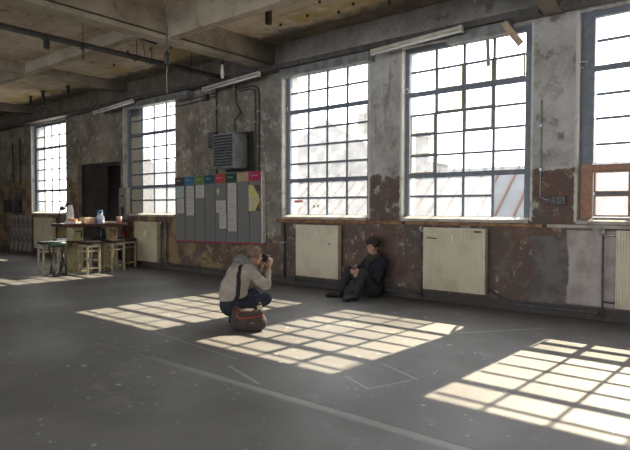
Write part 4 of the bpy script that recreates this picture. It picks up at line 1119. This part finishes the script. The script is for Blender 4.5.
P = head(f, HC, HR, 1.04)
hand(f, WR[0], (.075, .305, .395), (-.7, -.5, -.2), (-.3, .2, .9), (.35, .7, .6), 1.0)
hand(f, WR[1], (.045, .305, .42), (.5, -.6, -.3), (.1, .3, .95), (.4, .8, .7), 1.0)
f.mesh('body', 'skin', None, pb, 1)
for sx in (-1, 1):
    e = P(sx * .031, .0735, .004); eo = MB().lathe([(.001, -.012), (.0085, -.0085), (.012, 0), (.0085, .0085), (.001, .012)], tuple(e), 12).build('eye', 'eye', pb)
    q = P(sx * .031 - .002, .0835, .004); MB().lathe([(.001, -.005), (.004, -.0035), (.005, 0), (.004, .0035), (.001, .005)], tuple(q), 10).build('iris', 'iris', eo)
# hair: thick dark mop
f = Field((-.16, -.22, .7), (.2, .14, 1.0), .005); R = HR; c = np.array(HC); hs = 1.04
Ph = lambda x_, y_, z_: c + R @ np.array([x_, y_, z_]) * hs
f.ell(Ph(0, -.025, .046), np.array((.102, .112, .102)) * hs, .02, R)
rr = random.Random(5)
for k_ in range(150):
    a_, e_ = rr.uniform(0, 2 * PI), rr.uniform(-.25, 1.35); q_ = rr.uniform(.010, .017); m_ = rr.uniform(.98, 1.08)
    f.ell(Ph(.100 * m_ * math.cos(a_) * math.cos(e_), -.025 + .110 * m_ * math.sin(a_) * math.cos(e_), .046 + .100 * m_ * math.sin(e_)), (q_, q_ * 1.2, q_), .006)
f.ell(Ph(0, .070, -.038), np.array((.062, .075, .084)) * hs, .008, R, op='sub')
f.cut(Ph(0, -.05, -.075), R @ np.array([0, .35, -1]))
tag(f.mesh('hair', 'hair', None, pb), 'thick dark hair')
# trousers
f = Field(LO, HI, .0065); f.ell((0, .0, .13), (.19, .155, .125), .05); legsB(f, .013, .94)
f.cut((0, 0, .004), (0, 0, -1)); f.mesh('trousers', 'trouser', None, pb)
# coat
f = Field(LO, HI, .0065); torsoB(f, .02); armsB(f, .018, .93)
for i in (0, 1):
    e = np.array(ELB[i]); f.ell(e * .6 + np.array(SH[i]) * .4, (.062, .07, .07), .03); f.ell(e, (.058, .06, .056), .03)
f.ell((0, -.01, .12), (.20, .15, .10), .05)
for i in (0, 1):
    e = np.array(ELB[i]); g_ = np.array(SH[i])
    for q_ in (.55, .72, .88): f.ell(g_ * (1 - q_) + e * q_ + np.array((0, -.01, .01)), (.068, .072, .018), .012)
for q_ in (.24, .31, .38): f.ell((0, -.03, q_), (.185 - .02 * (q_ - .24), .150, .016), .02)
f.ell((.01, -.045, .74), (.06, .065, .09), .01, op='sub'); f.cut((0, 0, .008), (0, 0, -1)); f.mesh('coat', 'navy', None, pb)
# scarf
f = Field((-.25, -.25, .45), (.25, .2, .85), .006)
ring = [(.10 * math.cos(a_), -.06 + .095 * math.sin(a_), .655 + .02 * math.cos(a_ * 2) - .03 * math.sin(a_)) for a_ in [k_ * PI / 6 for k_ in range(13)]]
f.chain(ring, [.036] * 13, .02)
ring = [(.085 * math.cos(a_), -.06 + .08 * math.sin(a_), .70 - .035 * math.sin(a_)) for a_ in [k_ * PI / 6 for k_ in range(13)]]
f.chain(ring, [.028] * 13, .012)
f.chain([(.03, .035, .63), (.04, .06, .55), (.03, .07, .46)], [.035, .036, .028], .02)
tag(f.mesh('scarf', 'scarf', None, pb), 'thick taupe scarf')
for i in (0, 1):
    a = ANK[i]; tx = a[0] + (.13 if i == 0 else .03); f = Field((a[0] - .13, a[1] - .13, -.01), (a[0] + .24, a[1] + .32, .2), .006)
    f.ell((a[0], a[1] - .015, .06), (.045, .058, .058), .03); f.cone((a[0], a[1], .055), (tx, a[1] + (.11 if i == 0 else .155), .04), .043, .042, .03); f.ell((tx, a[1] + (.13 if i == 0 else .175), .036), (.047, .052, .036), .03)
    f.cut((0, 0, .012), (0, 0, -1)); sh = f.mesh('shoe', 'shoe', None, pb)
    s_ = MB(); n = 20
    ty = .13 if i == 0 else .175; cxs, cys = (a[0] + tx) / 2, a[1] + ty / 2 - .006; an = math.atan2(tx - a[0], ty); hl = math.hypot(tx - a[0], ty) / 2 + .052
    s_.prism([(cxs + .044 * math.cos(q) * math.cos(an) + hl * math.sin(q) * math.sin(an), cys - .044 * math.cos(q) * math.sin(an) + hl * math.sin(q) * math.cos(an)) for q in [2 * PI * k_ / n for k_ in range(n)]], 'z', .001, .014)
    s_.build('sole', 'sole', sh)

# ------------------------------------------------------------------ litter
def scrap(label, loc, s, mat, cat='scrap'):
    q = random.Random(int(loc[0] * 1000)); n = 7
    o = MB().prism([(s * q.uniform(.6, 1.1) * math.cos(2 * PI * k_ / n), s * .6 * q.uniform(.6, 1.1) * math.sin(2 * PI * k_ / n)) for k_ in range(n)], 'z', 0, .004).build('paper_scrap', mat); o.location = loc; o.rotation_euler = (0, 0, q.uniform(0, 3)); return tag(o, label, cat)
scrap('tiny orange scrap on the floor right of the shoulder bag', (-4.55, -3.15, .001), .035, 'orange')
scrap('small yellowish scrap on the dark floor at lower left, the left one', (-4.72, -5.0, .001), .03, 'putty')
scrap('small yellowish scrap on the dark floor at lower left, the right one', (-4.10, -5.02, .001), .03, 'putty')

# ------------------------------------------------------------------ outside
struct(MB().span(-90, 60, .6, 120, -3.2, -3.0).build('ground', 'ground'), 'yard outside the windows')
t = thing('shed_roof', 'low grey sheet roof with rusty battens seen through the open casement', 'roof', (-9., 3.5, 0))
rz0, rz1, rY = .55, 2.52, 2.43
sl_ = math.atan2(rz1 - rz0, rY)
MB().prism([(0, rz0), (rY, rz1), (2 * rY, rz0), (2 * rY, rz0 - .1), (rY, rz1 - .1), (0, rz0 - .1)], 'x', -7, 9.5).build('roof_sheet', 'roofgrey', t)
for k_ in range(38):
    MB().box((-6.8 + k_ * .43, rY / 2, (rz0 + rz1) / 2 + .018), (.045, math.hypot(rY, rz1 - rz0) - .06, .035), (sl_, 0, 0)).build('batten', 'rustbatten', t)
MB().span(-6.8, 9.3, .1, 4.7, -3.0, .44).build('shed_wall', 'houseL', t)
def house(label, x0, x1, y0, y1, ze, zr, chim=None, gx=True, name='house'):
    t = thing(name, label, 'building', (x0, y0, -3.0)); W, D_ = x1 - x0, y1 - y0; e, rr_ = ze + 3, zr + 3
    MB().span(0, W, 0, D_, 0, e).build('walls', 'houseL', t)
    if gx: MB().prism([(-.3, e), (W / 2, rr_), (W + .3, e)], 'y', -.3, D_ + .3).build('roof', 'rooftile', t)
    else: MB().prism([(-.3, e), (D_ / 2, rr_), (D_ + .3, e)], 'x', -.3, W + .3).build('roof', 'rooftile', t)
    if chim: 
        for cx_, w_, zt_ in chim: MB().span(cx_ - w_ / 2, cx_ + w_ / 2, D_ * .35, D_ * .35 + .9, e, zt_ + 3).build('chimney', 'brick', t)
    return t
house('pale gabled house with a tall chimney beyond the flat cream radiator window', -32.0, -21.0, 25, 34, 5.0, 8.1, ((7.5, 1.2, 9.5), (6.5, .7, 8.9)), True)
house('pale flat-topped house to the right of the gabled one outside the same window', -33.5, -29.4, 37, 44, 9.4, 10.0, None, False)
house('narrow pale tower beyond the left panes of the open-casement window', -20.3, -19.0, 25.5, 27, 6.3, 6.7, None, False)
house('pale low house with long roof beyond the shed', -14.5, 4, 17, 27, 2.3, 3.5, None, False)
house('pale house beyond the far left windows', -75, -52, 30, 42, 4.0, 7.5, ((10, 1.5, 9),), False)

# ------------------------------------------------------------------ light
w = bpy.data.worlds.new('world'); scn.world = w; w.use_nodes = True
bg = w.node_tree.nodes['Background']; bg.inputs[0].default_value = (.93, .96, 1., 1); bg.inputs[1].default_value = 5.
sd = bpy.data.lights.new('sun', 'SUN'); sd.energy = 14.5; sd.angle = math.radians(.53); sd.color = (1., .85, .61)
so = bpy.data.objects.new('sun', sd); COL.objects.link(so)
so.rotation_euler = Vector((-.035, -1., -.885)).to_track_quat('-Z', 'Y').to_euler()
def portal(x0, x1, y, z0, z1, rx):
    l = bpy.data.lights.new('window_portal', 'AREA'); l.shape = 'RECTANGLE'; l.size = x1 - x0; l.size_y = z1 - z0; l.cycles.is_portal = True
    o = bpy.data.objects.new('window_portal', l); COL.objects.link(o); o.location = ((x0 + x1) / 2, y, (z0 + z1) / 2); o.rotation_euler = (rx, 0, 0)
for a, c in OPEN: portal(a, c, WT + .02, ZS, ZT, -PI / 2)
for a, c in SOUTH: portal(a, c, YS - .42, SZ0, SZ1, PI / 2)

# ------------------------------------------------------------------ camera
cd = bpy.data.cameras.new('camera'); cam = bpy.data.objects.new('camera', cd); COL.objects.link(cam)
cd.sensor_width = 36.; cd.lens = 562.3 / 630 * 36; cd.clip_end = 400
yaw, pit, roll = .6957, .029, .0025
fw = Vector((-math.sin(yaw) * math.cos(pit), math.cos(yaw) * math.cos(pit), -math.sin(pit))); rt = Vector((math.cos(yaw), math.sin(yaw), 0)); up = rt.cross(fw)
r2 = rt * math.cos(roll) + up * math.sin(roll); u2 = up * math.cos(roll) - rt * math.sin(roll)
cam.matrix_world = Matrix(((r2.x, u2.x, -fw.x, 0), (r2.y, u2.y, -fw.y, -7.9926), (r2.z, u2.z, -fw.z, 1.45), (0, 0, 0, 1)))
scn.camera = cam
vs = scn.view_settings; vs.view_transform = 'Standard'; vs.look = 'None'; vs.gamma = 1; vs.use_curve_mapping = False; vs.exposure = .42
cy = scn.cycles; cy.use_denoising = True; cy.denoiser = 'OPENIMAGEDENOISE'; cy.max_bounces = 10; cy.diffuse_bounces = 6; cy.transparent_max_bounces = 16; cy.sample_clamp_indirect = 8.; cy.caustics_reflective = False; cy.caustics_refractive = False
